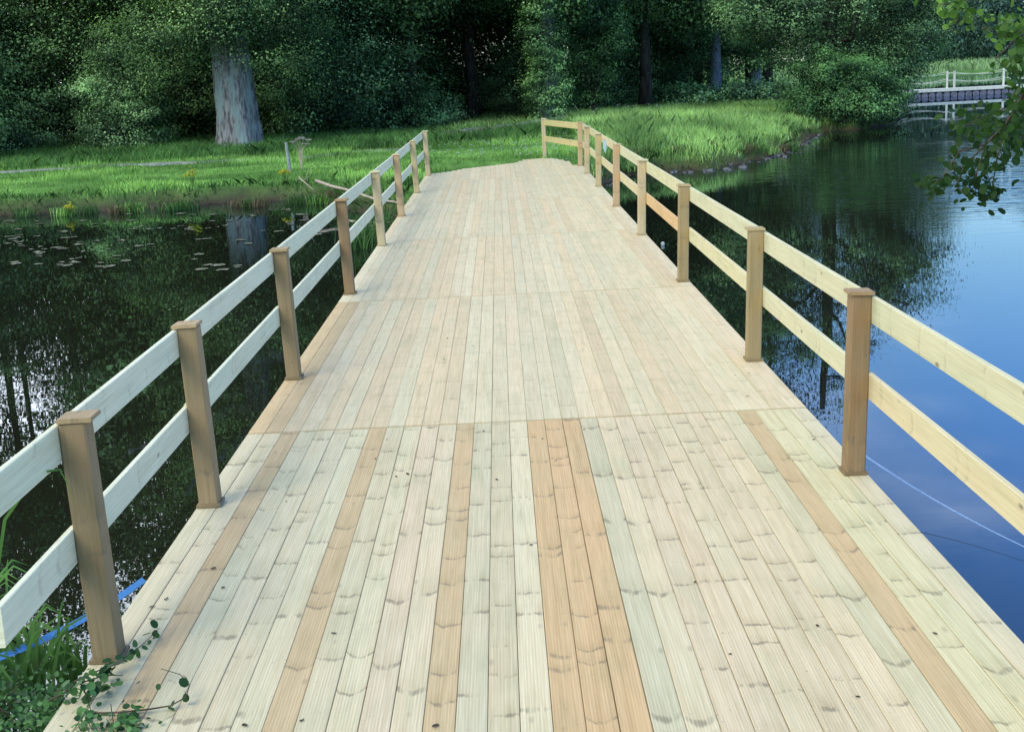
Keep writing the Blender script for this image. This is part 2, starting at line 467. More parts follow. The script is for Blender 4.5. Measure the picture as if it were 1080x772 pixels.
# ------------------------------------------------------------------ terrain
def W(px, py): p = at(px, py, WATER); return (p[0], p[1])
main_shore = [(-420, 26.5), (-90, 26)] + [W(*q) for q in ((-60, 231), (0, 228), (50, 226), (100, 223), (160, 219), (210, 216), (260, 213), (300, 211),
              (335, 213), (360, 219), (395, 226), (430, 229), (520, 222), (600, 205), (632, 194), (662, 186), (712, 181), (745, 181), (790, 171), (836, 159),
              (850, 146), (870, 139), (905, 137), (940, 132))] + [(17.5, 58), (17, 72), (19, 95), (30, 128), (60, 150), (120, 160), (420, 170)]
main_land = main_shore + [(420, 700), (-420, 700)]
near_shore = [(-420, -14), (-40, -3), (-12, 1.5), (-4.5, 4.0), (-2.9, 4.9), (-2.2, 4.9), (-1.6, 4.2), (0, 3.2), (2, 2.9), (5, 3.4), (8, 3.6), (14, 2.5), (40, -4), (420, -14)]
near_land = near_shore + [(420, -300), (-420, -300)]


def sdf(X, Y, poly):
    P = np.array(poly, float); n = len(P)
    D = np.full(X.shape, 1e9); inside = np.zeros(X.shape, bool)
    for i in range(n):
        a, b = P[i], P[(i+1) % n]
        e = b-a; wx, wy = X-a[0], Y-a[1]
        t = np.clip((wx*e[0]+wy*e[1])/(e@e+1e-12), 0, 1)
        D = np.minimum(D, np.hypot(wx-e[0]*t, wy-e[1]*t))
        c = ((a[1] > Y) != (b[1] > Y)) & (X < (b[0]-a[0])*(Y-a[1])/((b[1]-a[1]) if b[1] != a[1] else 1e-9)+a[0])
        inside ^= c
    return np.where(inside, D, -D)


def lump(X, Y):
    return (np.sin(X*1.7+Y*0.9)+np.sin(X*0.73-Y*1.31+2)+0.6*np.sin(X*3.1+1.3*Y)+0.5*np.sin(Y*4.1-X*2.2))/3.1


def ground_h(X, Y):
    X = np.asarray(X, float); Y = np.asarray(Y, float)
    Xj = X+0.12*np.sin(Y*5.3)+0.10*np.sin(Y*2.1+X*3); Yj = Y+0.14*np.sin(X*3.7+1)+0.10*np.sin(X*8.1)
    d1 = sdf(Xj, Yj, main_land); d2 = sdf(Xj, Yj, near_land)
    d = np.maximum(d1, d2)
    s = np.clip(d/0.55, 0, 1); s = s*s*(3-2*s)
    up = 0.28*s + np.clip(d, 0, 8)*0.012 + 0.03*lump(X, Y)*s
    far = np.clip((d-12)/20, 0, 1); up = up+far*0.25
    # peninsula right of the bridge swells up a little
    pen = np.exp(-(((X-4.2)/4.0)**2+((Y-44)/9.0)**2)); up = up+pen*0.30*s
    dn = -0.9*np.clip(-d/2.0, 0, 1)
    h = WATER + np.where(d > 0, up, dn)
    h = np.where((d2 > 0) & (np.abs(X) < 2.2), np.minimum(h, -0.2), h)
    # bank is cut back under the bridge landing
    under = (np.abs(X) < 1.9) & (Y < 32.5) & (Y > 20)
    h = np.where(under, np.minimum(h, -0.14), h)
    return h, d, d1


def axis(lo, hi, a, b, step):
    core = list(np.arange(a, b+1e-6, step)); L = []; R_ = []
    x, s = a, step
    while x > lo: s *= 1.25; x -= s; L.append(max(x, lo))
    x, s = b, step
    while x < hi: s *= 1.25; x += s; R_.append(min(x, hi))
    return np.array(L[::-1]+core+R_)


ax = axis(-400, 400, -17, 20, 0.20); ay = axis(-280, 680, 1.0, 60, 0.20)
XX, YY = np.meshgrid(ax, ay); H, DD, D1 = ground_h(XX, YY)
nx, ny = len(ax), len(ay)
idx = np.arange(nx*ny).reshape(ny, nx)
Fg = np.stack([idx[:-1, :-1], idx[:-1, 1:], idx[1:, 1:], idx[1:, :-1]], -1).reshape(-1, 4)
# zones: R = woodland floor, G = bare soil at the water's edge
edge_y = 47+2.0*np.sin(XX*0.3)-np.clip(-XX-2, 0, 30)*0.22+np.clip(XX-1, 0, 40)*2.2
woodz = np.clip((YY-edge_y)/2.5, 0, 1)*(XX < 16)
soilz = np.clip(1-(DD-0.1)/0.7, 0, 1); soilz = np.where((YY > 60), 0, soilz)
nearz = (YY < 10) & (DD > 0)
soilz = np.where(nearz, 0.75, soilz)
tint = np.stack([woodz, np.clip(soilz, 0, 1), np.zeros_like(woodz), np.ones_like(woodz)], -1).reshape(-1, 4)
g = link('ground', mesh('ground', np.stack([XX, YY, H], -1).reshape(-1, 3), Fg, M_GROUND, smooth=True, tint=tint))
tag(g, 'grassy earth banks around the pond, running back under the wood', 'ground', kind='structure')
wv = np.array([(-400, -280, WATER), (400, -280, WATER), (400, 680, WATER), (-400, 680, WATER)])
w = link('water', mesh('water', wv, np.array([[0, 1, 2, 3]]), M_WATER))
tag(w, 'still dark pond water reflecting trees and blue sky', 'water', kind='structure')


def gh(x, y): return float(ground_h(np.array([x]), np.array([y]))[0][0])


def ribbon(name, pts, widths, mat, lift=0.03, bump=0.0, rs=None, sub=6):
    P = []
    for i in range(len(pts)-1):
        for k in range(sub): P.append(np.array(pts[i])*(1-k/sub)+np.array(pts[i+1])*k/sub)
    P.append(np.array(pts[-1])); P = np.array(P)
    Wd = np.interp(np.linspace(0, 1, len(P)), np.linspace(0, 1, len(widths)), widths)
    V = []; nc = 7; F = []
    for i in range(len(P)):
        t = P[min(i+1, len(P)-1)]-P[max(i-1, 0)]; t = t/np.linalg.norm(t); nrm = np.array([-t[1], t[0]])
        ww = Wd[i]*(1+0.25*math.sin(i*1.9)*0.6)
        for k in range(nc):
            q = P[i]+nrm*ww*(k/(nc-1)-0.5)
            z = gh(q[0], q[1])+lift*(1 if 0 < k < nc-1 else -0.6)+(bump*rs.rand() if (bump and 0 < k < nc-1) else 0)
            V.append((q[0], q[1], z))
    for i in range(len(P)-1):
        for k in range(nc-1):
            a = i*nc+k; F.append([a, a+1, a+nc+1, a+nc])
    me = mesh(name, np.array(V), F, mat, smooth=True); fix_normals(me)
    return link(name, me)


def G2(px, py, z=0.0): p = at(px, py, z); return (p[0], p[1])
pl = ribbon('path', [G2(-60, 186), G2(40, 181), G2(140, 175.5), G2(230, 172), G2(320, 167.5), G2(400, 160), G2(470, 154.5)], [0.5, 0.7, 0.8, 0.8, 0.7], M_PATH, 0.045)
tag(pl, 'narrow worn footpath along the top of the grass bank', 'path', kind='structure')
pr = ribbon('track', [G2(486, 147), G2(540, 142.5), G2(600, 137), G2(660, 131), G2(720, 125), G2(765, 119)], [0.8, 1.6, 2.0, 1.8, 2.6, 1.0], M_RUBBLE, 0.14, 0.14, R)
tag(pr, 'grey slate rubble track behind the end of the bridge', 'track', kind='structure')
pg = ribbon('gravel_clearing', [G2(792, 117.5), G2(812, 116.5), G2(836, 116)], [1.0, 1.8, 1.2], M_PATH, 0.05)
tag(pg, 'pale bare patch of path beside the bank bush', 'path', kind='structure')

# ------------------------------------------------------------------ the footbridge
bridge = empty('footbridge', (0, 0, 0))
tag(bridge, 'new pale timber footbridge with plank deck and post and rail sides crossing the pond', 'footbridge')
CREAM = [lin(216, 209, 186), lin(208, 207, 186), lin(213, 203, 183), lin(209, 206, 187), lin(219, 214, 194), lin(203, 200, 178), lin(213, 201, 181), lin(213, 211, 194), lin(207, 200, 178)]
TAN = lin(202, 183, 152); ORANGE = lin(207, 182, 147); PINK = lin(214, 201, 182); GREY = lin(200, 199, 180); LEMON = lin(214, 212, 184)
CREAM = [tuple(0.5*np.array(c)+0.5*np.array(lin(212, 206, 183))) for c in CREAM]; GREY = lin(203, 200, 180); PINK = lin(213, 202, 182); LEMON = lin(212, 209, 181)
PITCHB = 0.1078; NB = 32; X0 = -1.725
seams = [2.6, 7.923, 12.70, 17.45, 22.40, 27.20]


def bidx(px, py):
    return int((at(px, py)[0]-X0)//PITCHB)


special1 = {}
for px, py, c in ((313, 458, TAN), (400, 450, TAN), (490, 444, TAN), (562, 440, ORANGE), (580, 440, ORANGE), (598, 440, ORANGE), (657, 438, PINK), (675, 438, PINK),
                  (508, 443, GREY), (617, 440, GREY), (455, 446, PINK), (793, 434, TAN), (810, 434, LEMON), (826, 434, LEMON), (735, 436, PINK)):
    special1[bidx(px, py)] = c
end_prof = [G2(*q) for q in ((450, 184.3), (475, 181), (490, 178), (520, 174.6), (545, 171.5), (552, 168.6), (575, 166.6), (590, 168), (600, 170.6), (606, 174), (619, 174.5))]
epx = [p[0] for p in end_prof]; epy = [p[1] for p in end_prof]
rsb = np.random.RandomState(5)
for si in range(6):
    B = Boards(); y0 = seams[si]; drift = 0
    last = None
    for i in range(NB):
        xc = X0+PITCHB*(i+0.5)
        y1 = seams[si+1] if si < 5 else max(28.0, float(np.interp(xc, epx, epy)))
        c = CREAM[rsb.randint(len(CREAM))]
        k = 0.95+0.11*rsb.rand()
        if si == 0:
            if i in special1: c = special1[i]; k = 1.0
        else:
            u = rsb.rand()
            if u < 0.22: c = lin(214, 199, 173)
            elif u < 0.26 and si < 3: c = tuple(0.5*np.array(TAN)+0.5*np.array(PINK))
            k = 0.95+0.10*rsb.rand()+0.008*si
            c = tuple(0.62*np.array(c)+0.38*np.array(lin(218, 209, 188)))
        if si == 1 and i in (0, 1): c = TAN
        c = tuple(np.clip(np.array(c[:3])*k*np.array([1.12, 1.02, 0.85]), 0, 0.88))
        j = 0.004*rsb.rand()
        B.add((xc, y0+0.013+j, rsb.rand()*0.0022-0.0022), (0, 1, 0), (1, 0, 0), (0, 0, 1), y1-y0-0.027-j, PITCHB-((0.0022+0.0028*rsb.rand()*(rsb.rand() < 0.5)) if si == 0 else (0.0012+0.002*rsb.rand()*(rsb.rand() < 0.3))), 0.032, c, ch=0.0018, seed=rsb.rand())
    o = B.build('deck_panel', M_DECK if si == 0 else M_DECKF, bridge)
    fix_normals(o.data)
    if si == 0: o['label'] = 'nearest deck panel, with several orange tan planks among pale ones'
    if si == 5: o['label'] = 'last deck panel with a stepped slanting end on the grass'
# bearers, piles
DK = lin(70, 60, 45)
B = Boards()
for x in (-1.45, -0.5, 0.5, 1.45):
    B.add((x, 2.6, -0.036), (0, 1, 0), (1, 0, 0), (0, 0, 1), 25.6, 0.10, 0.20, DK[:3])
o = B.build('bearer', M_POST, bridge); fix_normals(o.data)
for y in (5.4, 7.9, 12.7, 17.4, 22.4, 26.5):
    for sx in (-1.3, 1.3):
        V, F = tube([(sx, y, -1.2), (sx, y, -0.238)], [0.09, 0.085], 12)
        me = mesh('pile', np.array(V), F, M_POST, smooth=False, uv=None, tint=[(*DK[:3], 0.3)]*len(V)); link('pile', me, bridge)

HP = 0.95; HW = 1.6575
YL = [4.711, 6.541, 9.427, 13.188, 16.983, 20.547, 24.611, 28.749]
YR = [3.95, 6.57, 9.317, 13.006, 16.843, 20.503, 24.167, 27.3, 29.59]
POSTC = [lin(148, 128, 98), lin(158, 136, 104), lin(150, 130, 98), lin(150, 124, 92), lin(166, 146, 108), lin(156, 130, 96)]
FARC = [lin(196, 178, 136), lin(202, 182, 146), lin(198, 168, 132)]


def make_post(x, y, lean, c, label=None, tall=HP):
    B = Boards()
    s = 0.1
    B.add((0, -s/2, 0.0), (0, 0, 1), (1, 0, 0), (0, -1, 0), tall-0.021, s, s, c, ch=0.006, seed=rsb.rand())
    p = B.build('post', M_POST, bridge); fix_normals(p.data)
    p.location = (x, y, 0.002); p.rotation_euler = (0.006*(rsb.rand()-0.5), lean, 0.03*(rsb.rand()-0.5))
    if label: p['label'] = label
    B = Boards(); cc = tuple(np.clip(np.array(c)*1.35, 0, 0.7))
    B.add((0, -0.064, tall), (0, 1, 0), (1, 0, 0), (0, 0, 1), 0.128, 0.126, 0.0175, cc, ch=0.003, seed=rsb.rand())
    cp = B.build('post_cap', M_POST, p); fix_normals(cp.data); cp.rotation_euler = (0.02*(rsb.rand()-0.5), 0.03*(rsb.rand()-0.5), 0.08*(rsb.rand()-0.5))
    B = Boards()
    B.add((0, -0.061, 0.0165), (0, 1, 0), (1, 0, 0), (0, 0, 1), 0.122, 0.124, 0.0155, tuple(np.array(c)*0.8), ch=0.003, seed=rsb.rand())
    bp = B.build('base_plate', M_POST, p); fix_normals(bp.data)
    return p


LL, LR = -0.026, 0.027
for i, y in enumerate(YL):
    c = POSTC[i % 6] if i < 4 else FARC[i % 3]
    make_post(-HW, y, LL, np.array(c[:3]), 'nearest left post, thick and knotted' if i == 0 else None)
for i, y in enumerate(YR):
    c = POSTC[(i+2) % 6] if i < 3 else (POSTC[4] if i == 3 else FARC[i % 3])
    make_post(HW, y, LR, np.array(c[:3]))
RE = at(574.5, 166.8)
make_post(RE[0], RE[1], 0, np.array(FARC[1][:3]), 'last post on its own at the turned end of the railing')


def rail(p0, p1, side, zt, hgt, c, label=None, lean=0.026):
    """vertical plank on the outer side of the posts; side = direction of the face seen from the deck"""
    a = np.array(p0, float); b = np.array(p1, float)
    d = b-a; L = np.linalg.norm(d); d /= L
    nrm = np.array(side, float)
    th = 0.026
    B = Boards()
    zc = zt-hgt/2
    B.add((a[0], a[1], zc), d, (0, 0, 1), nrm, L, hgt, th, c, ch=0.003, seed=rsb.rand())
    o = B.build('rail', M_RAIL, bridge); fix_normals(o.data)
    if label: o['label'] = label
    return o


WL = [lin(228, 228, 198), lin(232, 230, 202), lin(224, 226, 198)]  # left rails cooler than right: side light partly put into the colour
WR = [lin(224, 214, 172), lin(220, 214, 178), lin(226, 210, 170)]
YE = 3.93
for (zt, hgt) in ((0.925, 0.138), (0.53, 0.135)):
    zc = zt-hgt/2
    xl = -(HW+0.0505+0.026*zc); xr = HW+0.0505+0.027*zc
    ys = [YE]+YL
    for i in range(len(ys)-1):
        a = ys[i]+(0.002 if i else 0); b = ys[i+1]-0.002
        if i == len(ys)-2: b += 0.05
        rail((xl, a, 0), (xl, b, 0), (1, 0, 0), zt+0.004*rsb.randn()*0.5, hgt, WL[rsb.randint(3)][:3])
    for i in range(len(YR)-1):
        c = WR[rsb.randint(3)]; lab = None
        if zt < 0.6 and i == 3: c = lin(228, 188, 138); lab = 'orange lower rail between pale ones'
        e = 0.05 if i == len(YR)-2 else -0.002
        rail((xr, YR[i]+(0.002 if i else -0.6), 0), (xr, YR[i+1]+e, 0), (-1, 0, 0), zt+0.004*rsb.randn()*0.5, hgt, c[:3], lab)
    # turned end: planks facing the camera
    A = np.array([HW-0.02, 29.59]); Bq = np.array([RE[0]-0.05, RE[1]])
    d = Bq-A; d /= np.linalg.norm(d); nrm = np.array([d[1], -d[0]]); 
    if nrm[1] > 0: nrm = -nrm
    off = -nrm*0.056
    A2 = A+off; B2 = Bq+off
    rail((A2[0], A2[1], 0), (B2[0], B2[1], 0), (nrm[0], nrm[1], 0), zt, hgt, lin(222, 204, 150)[:3])

# ------------------------------------------------------------------ litter on the deck
def chip_mesh(seed):
    rs = np.random.RandomState(seed); n = 7
    V = [(0, 0, 0.003)]
    for k in range(n):
        a = 2*PI*k/n; r = (0.6+0.5*rs.rand())
        V.append((math.cos(a)*r*0.011, math.sin(a)*r*0.019, 0.001+0.006*rs.rand()))
    V += [(v[0], v[1], v[2]-0.0012) for v in V]
    F = [[0, 1+k, 1+(k+1) % n] for k in range(n)]+[[n+1, n+2+(k+1) % n, n+2+k] for k in range(n)]
    F += [[1+k, n+2+k, n+2+(k+1) % n, 1+(k+1) % n] for k in range(n)]
    return mesh('dead_leaf', np.array(V), F, M_CHIP)
chips = [chip_mesh(i) for i in range(5)]
cp = [(411, 266), (418, 286), (433, 331), (468, 379), (472, 357), (408, 314), (418, 312), (498, 365), (615, 369), (690, 345), (620, 297), (587, 229),
      (662, 252), (641, 216), (775, 396), (790, 394), (858, 464), (788, 418), (586, 486), (616, 453), (408, 464), (418, 503), (396, 484), (524, 506),
      (430, 500), (572, 463), (235, 620), (352, 668), (318, 760), (258, 765), (459, 766), (770, 690), (733, 614), (905, 735), (986, 668), (862, 660), (510, 455),
      (302, 529), (175, 632), (160, 640), (225, 600), (560, 575), (690, 300), (708, 283), (663, 231)]
for i, (px, py) in enumerate(cp):
    p = at(px, py)
    if abs(p[0]) > 1.7: continue
    o = link('dead_leaf', chips[i % 5], None, (p[0], p[1], 0.0015), (0, 0, R.rand()*6), (0.4+0.45*R.rand(),)*3)
    tag(o, 'small dark scrap of dead leaf lying on the deck planks', 'leaf', 'scraps of leaf on the deck')

# ------------------------------------------------------------------ straps
def strap(name, pts, wd, mat, label, twist=None):
    V = []; F = []
    n = 24; P = np.array(pts, float)
    for i in range(n+1):
        t = i/n; p = P[0]*(1-t)+P[1]*t; p = p.copy(); p[2] -= 0.04*4*t*(1-t)
        d = (P[1]-P[0]); d /= np.linalg.norm(d)
        a = (twist[0]*(1-t)+twist[1]*t)
        s0 = np.cross(d, [0, 0, 1.0]); s0 /= np.linalg.norm(s0); u0 = np.cross(s0, d)
        e = np.cross(d, np.array([0, -0.85, 0.52])); e /= np.linalg.norm(e); wd = twist[0]*(1-t)+twist[1]*t; q = np.cross(d, e)*0.001
        V += [p-e*wd/2+q, p+e*wd/2+q, p+e*wd/2-q, p-e*wd/2-q]
    for i in range(n):
        for k in range(4):
            a, b = i*4+k, i*4+(k+1) % 4; F.append([a, b, b+4, a+4])
    me = mesh(name, np.array(V), F, mat); fix_normals(me)
    return tag(link(name, me), label, 'strap')
pA = at(-34, 704, -0.02); pB = at(152, 611, -0.05)
strap('strap', [pA, pB], 0.045, M_STRAP, 'bright blue flat strap running under the left edge of the bridge', (0.032, 0.030))
pA = at(893, 467, -0.12); pB = at(1110, 590, -0.33)
strap('strap', [pA, pB], 0.028, M_STRAPP, 'pale blue strap stretched over the water beside the nearest right posts', (0.015, 0.004))

# ------------------------------------------------------------------ vegetation: crowns shared between trees
def fit(o, loc, rz, s): o.location = loc; o.rotation_euler = (0, 0, rz); o.scale = s

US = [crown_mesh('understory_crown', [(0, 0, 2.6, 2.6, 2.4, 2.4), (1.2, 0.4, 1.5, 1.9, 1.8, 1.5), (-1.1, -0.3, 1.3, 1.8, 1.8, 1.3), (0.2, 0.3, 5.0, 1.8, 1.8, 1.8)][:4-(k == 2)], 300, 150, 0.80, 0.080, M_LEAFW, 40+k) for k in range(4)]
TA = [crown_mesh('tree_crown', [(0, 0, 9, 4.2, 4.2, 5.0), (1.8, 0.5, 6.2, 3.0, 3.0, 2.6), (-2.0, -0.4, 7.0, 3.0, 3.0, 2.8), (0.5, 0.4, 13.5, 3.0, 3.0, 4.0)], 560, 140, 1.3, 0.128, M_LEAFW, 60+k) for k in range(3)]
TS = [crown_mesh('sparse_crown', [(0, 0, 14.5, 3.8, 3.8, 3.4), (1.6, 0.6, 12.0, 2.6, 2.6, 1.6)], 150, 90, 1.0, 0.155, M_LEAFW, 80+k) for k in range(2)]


def bake_trunk(h, r0, r1, seed, mat, **kw):
    rs = np.random.RandomState(seed); V, F = trunk_parts(h, r0, r1, rs, **kw)
    me = mesh('trunk', np.array(V), F, mat, smooth=True); fix_normals(me); return me
TK = [bake_trunk(14, 0.26, 0.06, k, M_BARK, limbs=7, spread=3.2, start=0.30) for k in range(3)]
TKS = [bake_trunk(17, 0.19, 0.05, 10+k, M_BARK, limbs=10, spread=2.4, start=0.36) for k in range(2)]
TKU = [bake_trunk(4.5, 0.09, 0.03, 20+k, M_BARK, limbs=6, spread=1.8, start=0.15, n=7) for k in range(2)]


def tree(name, px, dist, crown, trunk, s, label, group=None, cat='tree', rz=None, zadd=0.0, szz=None):
    X = CX+(px-540)/FPX*dist
    z = gh(X, dist)
    r = empty(name, (X, dist, z), R.rand()*6.28 if rz is None else rz)
    r.scale = (s, s, szz or s)
    tag(r, label, cat, group)
    if trunk is not None: link('trunk', trunk, r)
    link('crown', crown, r)
    return r


# shrub layer along the edge of the wood  (pixel column, distance, scale)
edge = [(-60, 42, 1.1), (10, 48.5, 1.2), (28, 51, 1.3), (-30, 48, 1.2), (150, 50, 1.2), (185, 52, 1.1), (215, 51, 1.2), (300, 50, 1.1), (345, 48.5, 1.1), (375, 50, 1.2),
        (330, 53, 1.4), (-120, 44, 1.3), (490, 60, 0.9), (545, 61, 0.9), (440, 59, 1.0), (688, 63, 0.8), (655, 60, 0.8), (715, 64, 1.0), (590, 55, 0.8)]
side = {0: 'left', 1: 'right'}
for i, (px, d, s) in enumerate(edge):
    tree('woodland_shrub', px, d, US[i % 4], TKU[i % 2], s, 'dark leafy understory shrub in the shade at the edge of the wood', 'dark shrubs along the edge of the wood', 'shrub')
# main wood
wood = [(-80, 46), (5, 52), (75, 49), (150, 55), (205, 50), (330, 51), (395, 55), (450, 52), (515, 57), (570, 60), (655, 62), (700, 66), (745, 70), (360, 60),
        (110, 61), (255, 60), (480, 64), (620, 66), (20, 62), (-140, 50), (-200, 47), (-170, 58), (690, 58), (425, 58)]
for i, (px, d) in enumerate(wood):
    if px < 125 and px > -170:
        tree('woodland_tree', px, d, TS[i % 2], TKS[i % 2], 1.0+0.15*R.rand(), 'tall thin wood tree with a high sparse crown', 'tall sparse trees at the left of the wood')
    else:
        tree('woodland_tree', px, d, TA[i % 3], TK[i % 3], 1.0+0.2*R.rand(), 'tall dark broadleaf tree standing inside the wood', 'tall dark trees of the wood')
# back of the wood: one mass
parts = []
rsw = np.random.RandomState(3)
mass_bl = []
for k in range(34):
    X = -52+k*2.4+rsw.rand()*2; Y = 62+max(0, X)*0.9+8*rsw.rand()
    if X > 16: continue
    mass_bl.append((X, Y, 4.5+rsw.rand()*1.0, 3.2, 3.0, 4.6))
for k in range(22):
    X = -26+k*2.0; Y = 72+max(0, X)*0.8+8*rsw.rand()
    if X > 13 or X < -15: continue
    mass_bl.append((X, Y, 12+2*rsw.rand(), 3.5, 3.5, 4.5))
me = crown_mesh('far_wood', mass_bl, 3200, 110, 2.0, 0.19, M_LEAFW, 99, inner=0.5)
tag(link('far_wood', me), 'dark depth of the wood behind the nearer trees', 'wood', kind='stuff')

# the big pale-trunked tree
def big_tree():
    b = at(253, 159.5, 0.0); z = gh(b[0], b[1])
    r = empty('old_tree', (b[0], b[1], z))
    tag(r, 'huge old tree with a thick pale lichen-covered grey trunk on the far bank', 'tree')
    rs = np.random.RandomState(8)
    n = 18; V = []; F = []
    hs = [-0.3, 0.0, 0.25, 0.6, 1.1, 1.8, 2.6, 3.6, 5.0, 7.0, 9.5]
    rad = [1.0, 0.86, 0.74, 0.69, 0.66, 0.63, 0.60, 0.58, 0.56, 0.45, 0.3]
    for i, h in enumerate(hs):
        for k in range(n):
            a = 2*PI*k/n
            rr = rad[i]*(1+0.16*math.sin(5*a+1)*math.exp(-h/0.8)+0.05*math.sin(5*a+h)+0.02*rs.randn())
            V.append((math.cos(a)*rr-0.015*h*h*0.2, math.sin(a)*rr, h))
    for i in range(len(hs)-1):
        for k in range(n):
            a, b2 = i*n+k, i*n+(k+1) % n; F.append([a, b2, b2+n, a+n])
    parts = [(V, F)]
    for k in range(8):
        a = k*0.85; h = 5.6+k*0.45
        q = [np.array([0, 0, h])]; d = np.array([math.cos(a), math.sin(a), 0.35])
        for j in range(4): q.append(q[-1]+d*1.0+rs.normal(size=3)*0.12)
        parts.append(tube(q, [0.25, 0.19, 0.13, 0.08, 0.03], 8))
    V, F = join(parts)
    me = mesh('trunk', np.array(V), F, M_BARKG, smooth=True); fix_normals(me); link('trunk', me, r)
    bl = [(-0.35, -1.25, 3.9, 0.9, 0.5, 0.9), (0.35, -1.25, 4.5, 1.0, 0.6, 0.9), (-0.3, -1.2, 4.0, 0.9, 0.5, 0.9), (0.3, -1.2, 4.6, 1.1, 0.6, 0.9), (-0.2, -1.2, 5.2, 1.2, 0.6, 0.7), (-2.0, -0.6, 3.9, 1.7, 1.8, 1.25), (0.0, -1.2, 4.35, 1.5, 1.0, 1.15), (0.1, -0.8, 3.5, 0.8, 0.5, 0.4), (1.7, -0.3, 3.9, 1.4, 1.8, 1.7), (0, 0.3, 7.5, 3.8, 3.2, 2.8), (2.2, 0.5, 2.9, 1.0, 1.2, 1.2),
          (-2.6, 0.4, 3.1, 1.2, 1.3, 1.0), (0, 0.5, 11, 3.6, 3.4, 4.2)]
    link('crown', crown_mesh('crown', bl, 900, 130, 0.85, 0.070, M_LEAFO, 7), r)
big_tree()


def leafy(name, px, py, blobs, ncl, per, cr, size, mat, label, cat='shrub', z=0.0, seed=1, group=None, stems=True, part='foliage', inner=0.5, dist=None):
    if dist is None: p = at(px, py, z); X, Y = p[0], p[1]
    else: Y = dist; X = CX+(px-540)/FPX*dist
    zz = gh(X, Y); zz = max(zz, WATER)
    r = empty(name, (X, Y, zz)); tag(r, label, cat, group)
    link(part, crown_mesh(part, blobs, ncl, per, cr, size, mat, seed, inner=inner), r)
    if stems:
        rs = np.random.RandomState(seed+500); ps = []
        for k in range(6):
            b = blobs[rs.randint(len(blobs))]
            q0 = np.array([rs.randn()*0.12, rs.randn()*0.12, -0.1]); q2 = np.array([b[0], b[1], b[2]+b[5]*0.4])
            q1 = (q0+q2)/2+rs.randn(3)*0.15
            ps.append(tube([q0, q1, q2], [0.035, 0.025, 0.008], 5))
        V, F = join(ps); me = mesh('stem', np.array(V), F, M_BARK, smooth=True); fix_normals(me); link('stem', me, r)
    return r

leafy('bush', 14, 169, [(0, 0.4, 0.75, 1.35, 1.2, 0.95), (-0.9, 0.5, 0.6, 1.0, 1.0, 0.8)], 150, 110, 0.45, 0.065, M_LEAFS, 'rounded grey-green bush at the far left edge of the grass bank', seed=21)
leafy('bush', 122, 165, [(0, 0.8, 0.8, 1.35, 1.1, 1.0), (0.1, 0.9, 2.1, 1.25, 1.1, 1.1), (0.35, 1.0, 3.3, 1.0, 0.9, 0.9), (-0.9, 0.8, 2.0, 0.9, 0.7, 0.45), (0.9, 0.9, 1.4, 0.9, 0.9, 1.1)], 250, 120, 0.5, 0.072, M_LEAFS, 'tall pale green bush left of the old tree', seed=22)
leafy('bush', 430, 139, [(0, 0, 0.7, 1.7, 1.0, 0.9), (1.4, 0, 0.5, 1.0, 0.9, 0.6)], 150, 90, 0.5, 0.08, M_LEAFS, 'low blue-green bush at the wood edge behind the left railing end', seed=23)
leafy('bush', 388, 138, [(0, 0, 1.2, 1.5, 1.2, 1.5), (0.2, 0, 2.9, 1.2, 1.0, 1.1), (-1.3, 0.5, 2.2, 1.2, 1, 1.6)], 170, 110, 0.6, 0.085, M_LEAFS, 'taller blue-green bush left of the low one at the wood edge', seed=24)
# ivy-clad tree in the middle
b = at(603, 127, 0.2); Xi, Yi = b[0], 49.0; Yi = 49.0; Xi = CX+(590-540)/FPX*Yi
r = empty('ivy_tree', (Xi, Yi, gh(Xi, Yi))); tag(r, 'ivy-covered trunk with bright green leaves in the middle of the wood edge', 'tree')
link('trunk', bake_trunk(13, 0.33, 0.1, 33, M_BARKB, limbs=6, spread=3, start=0.4), r)
link('ivy', crown_mesh('ivy', [(0, -0.05, k*0.75+0.5, 0.62+0.12*math.sin(k*2), 0.6, 0.7) for k in range(9)], 300, 120, 0.40, 0.075, M_LEAFV, 34, inner=0.7), r)
link('crown', crown_mesh('crown', [(0, 0.3, 9.5, 3.2, 3, 3.5), (1.1, 0.2, 5.0, 0.9, 1.0, 1.4)], 330, 60, 1.1, 0.15, M_LEAFI, 35), r)
leafy('young_tree', 640, 126, [(0, 0, 3.9, 0.95, 0.9, 1.3), (-0.1, 0, 1.5, 0.8, 0.7, 0.9), (0.5, 0, 2.8, 0.8, 0.7, 0.7), (0.1, 0, 5.6, 1.0, 1.0, 1.4)], 230, 120, 0.6, 0.08, M_LEAFI, 'bright green young tree just right of the ivy-covered trunk', 'tree', seed=36, part='crown', dist=50.5)

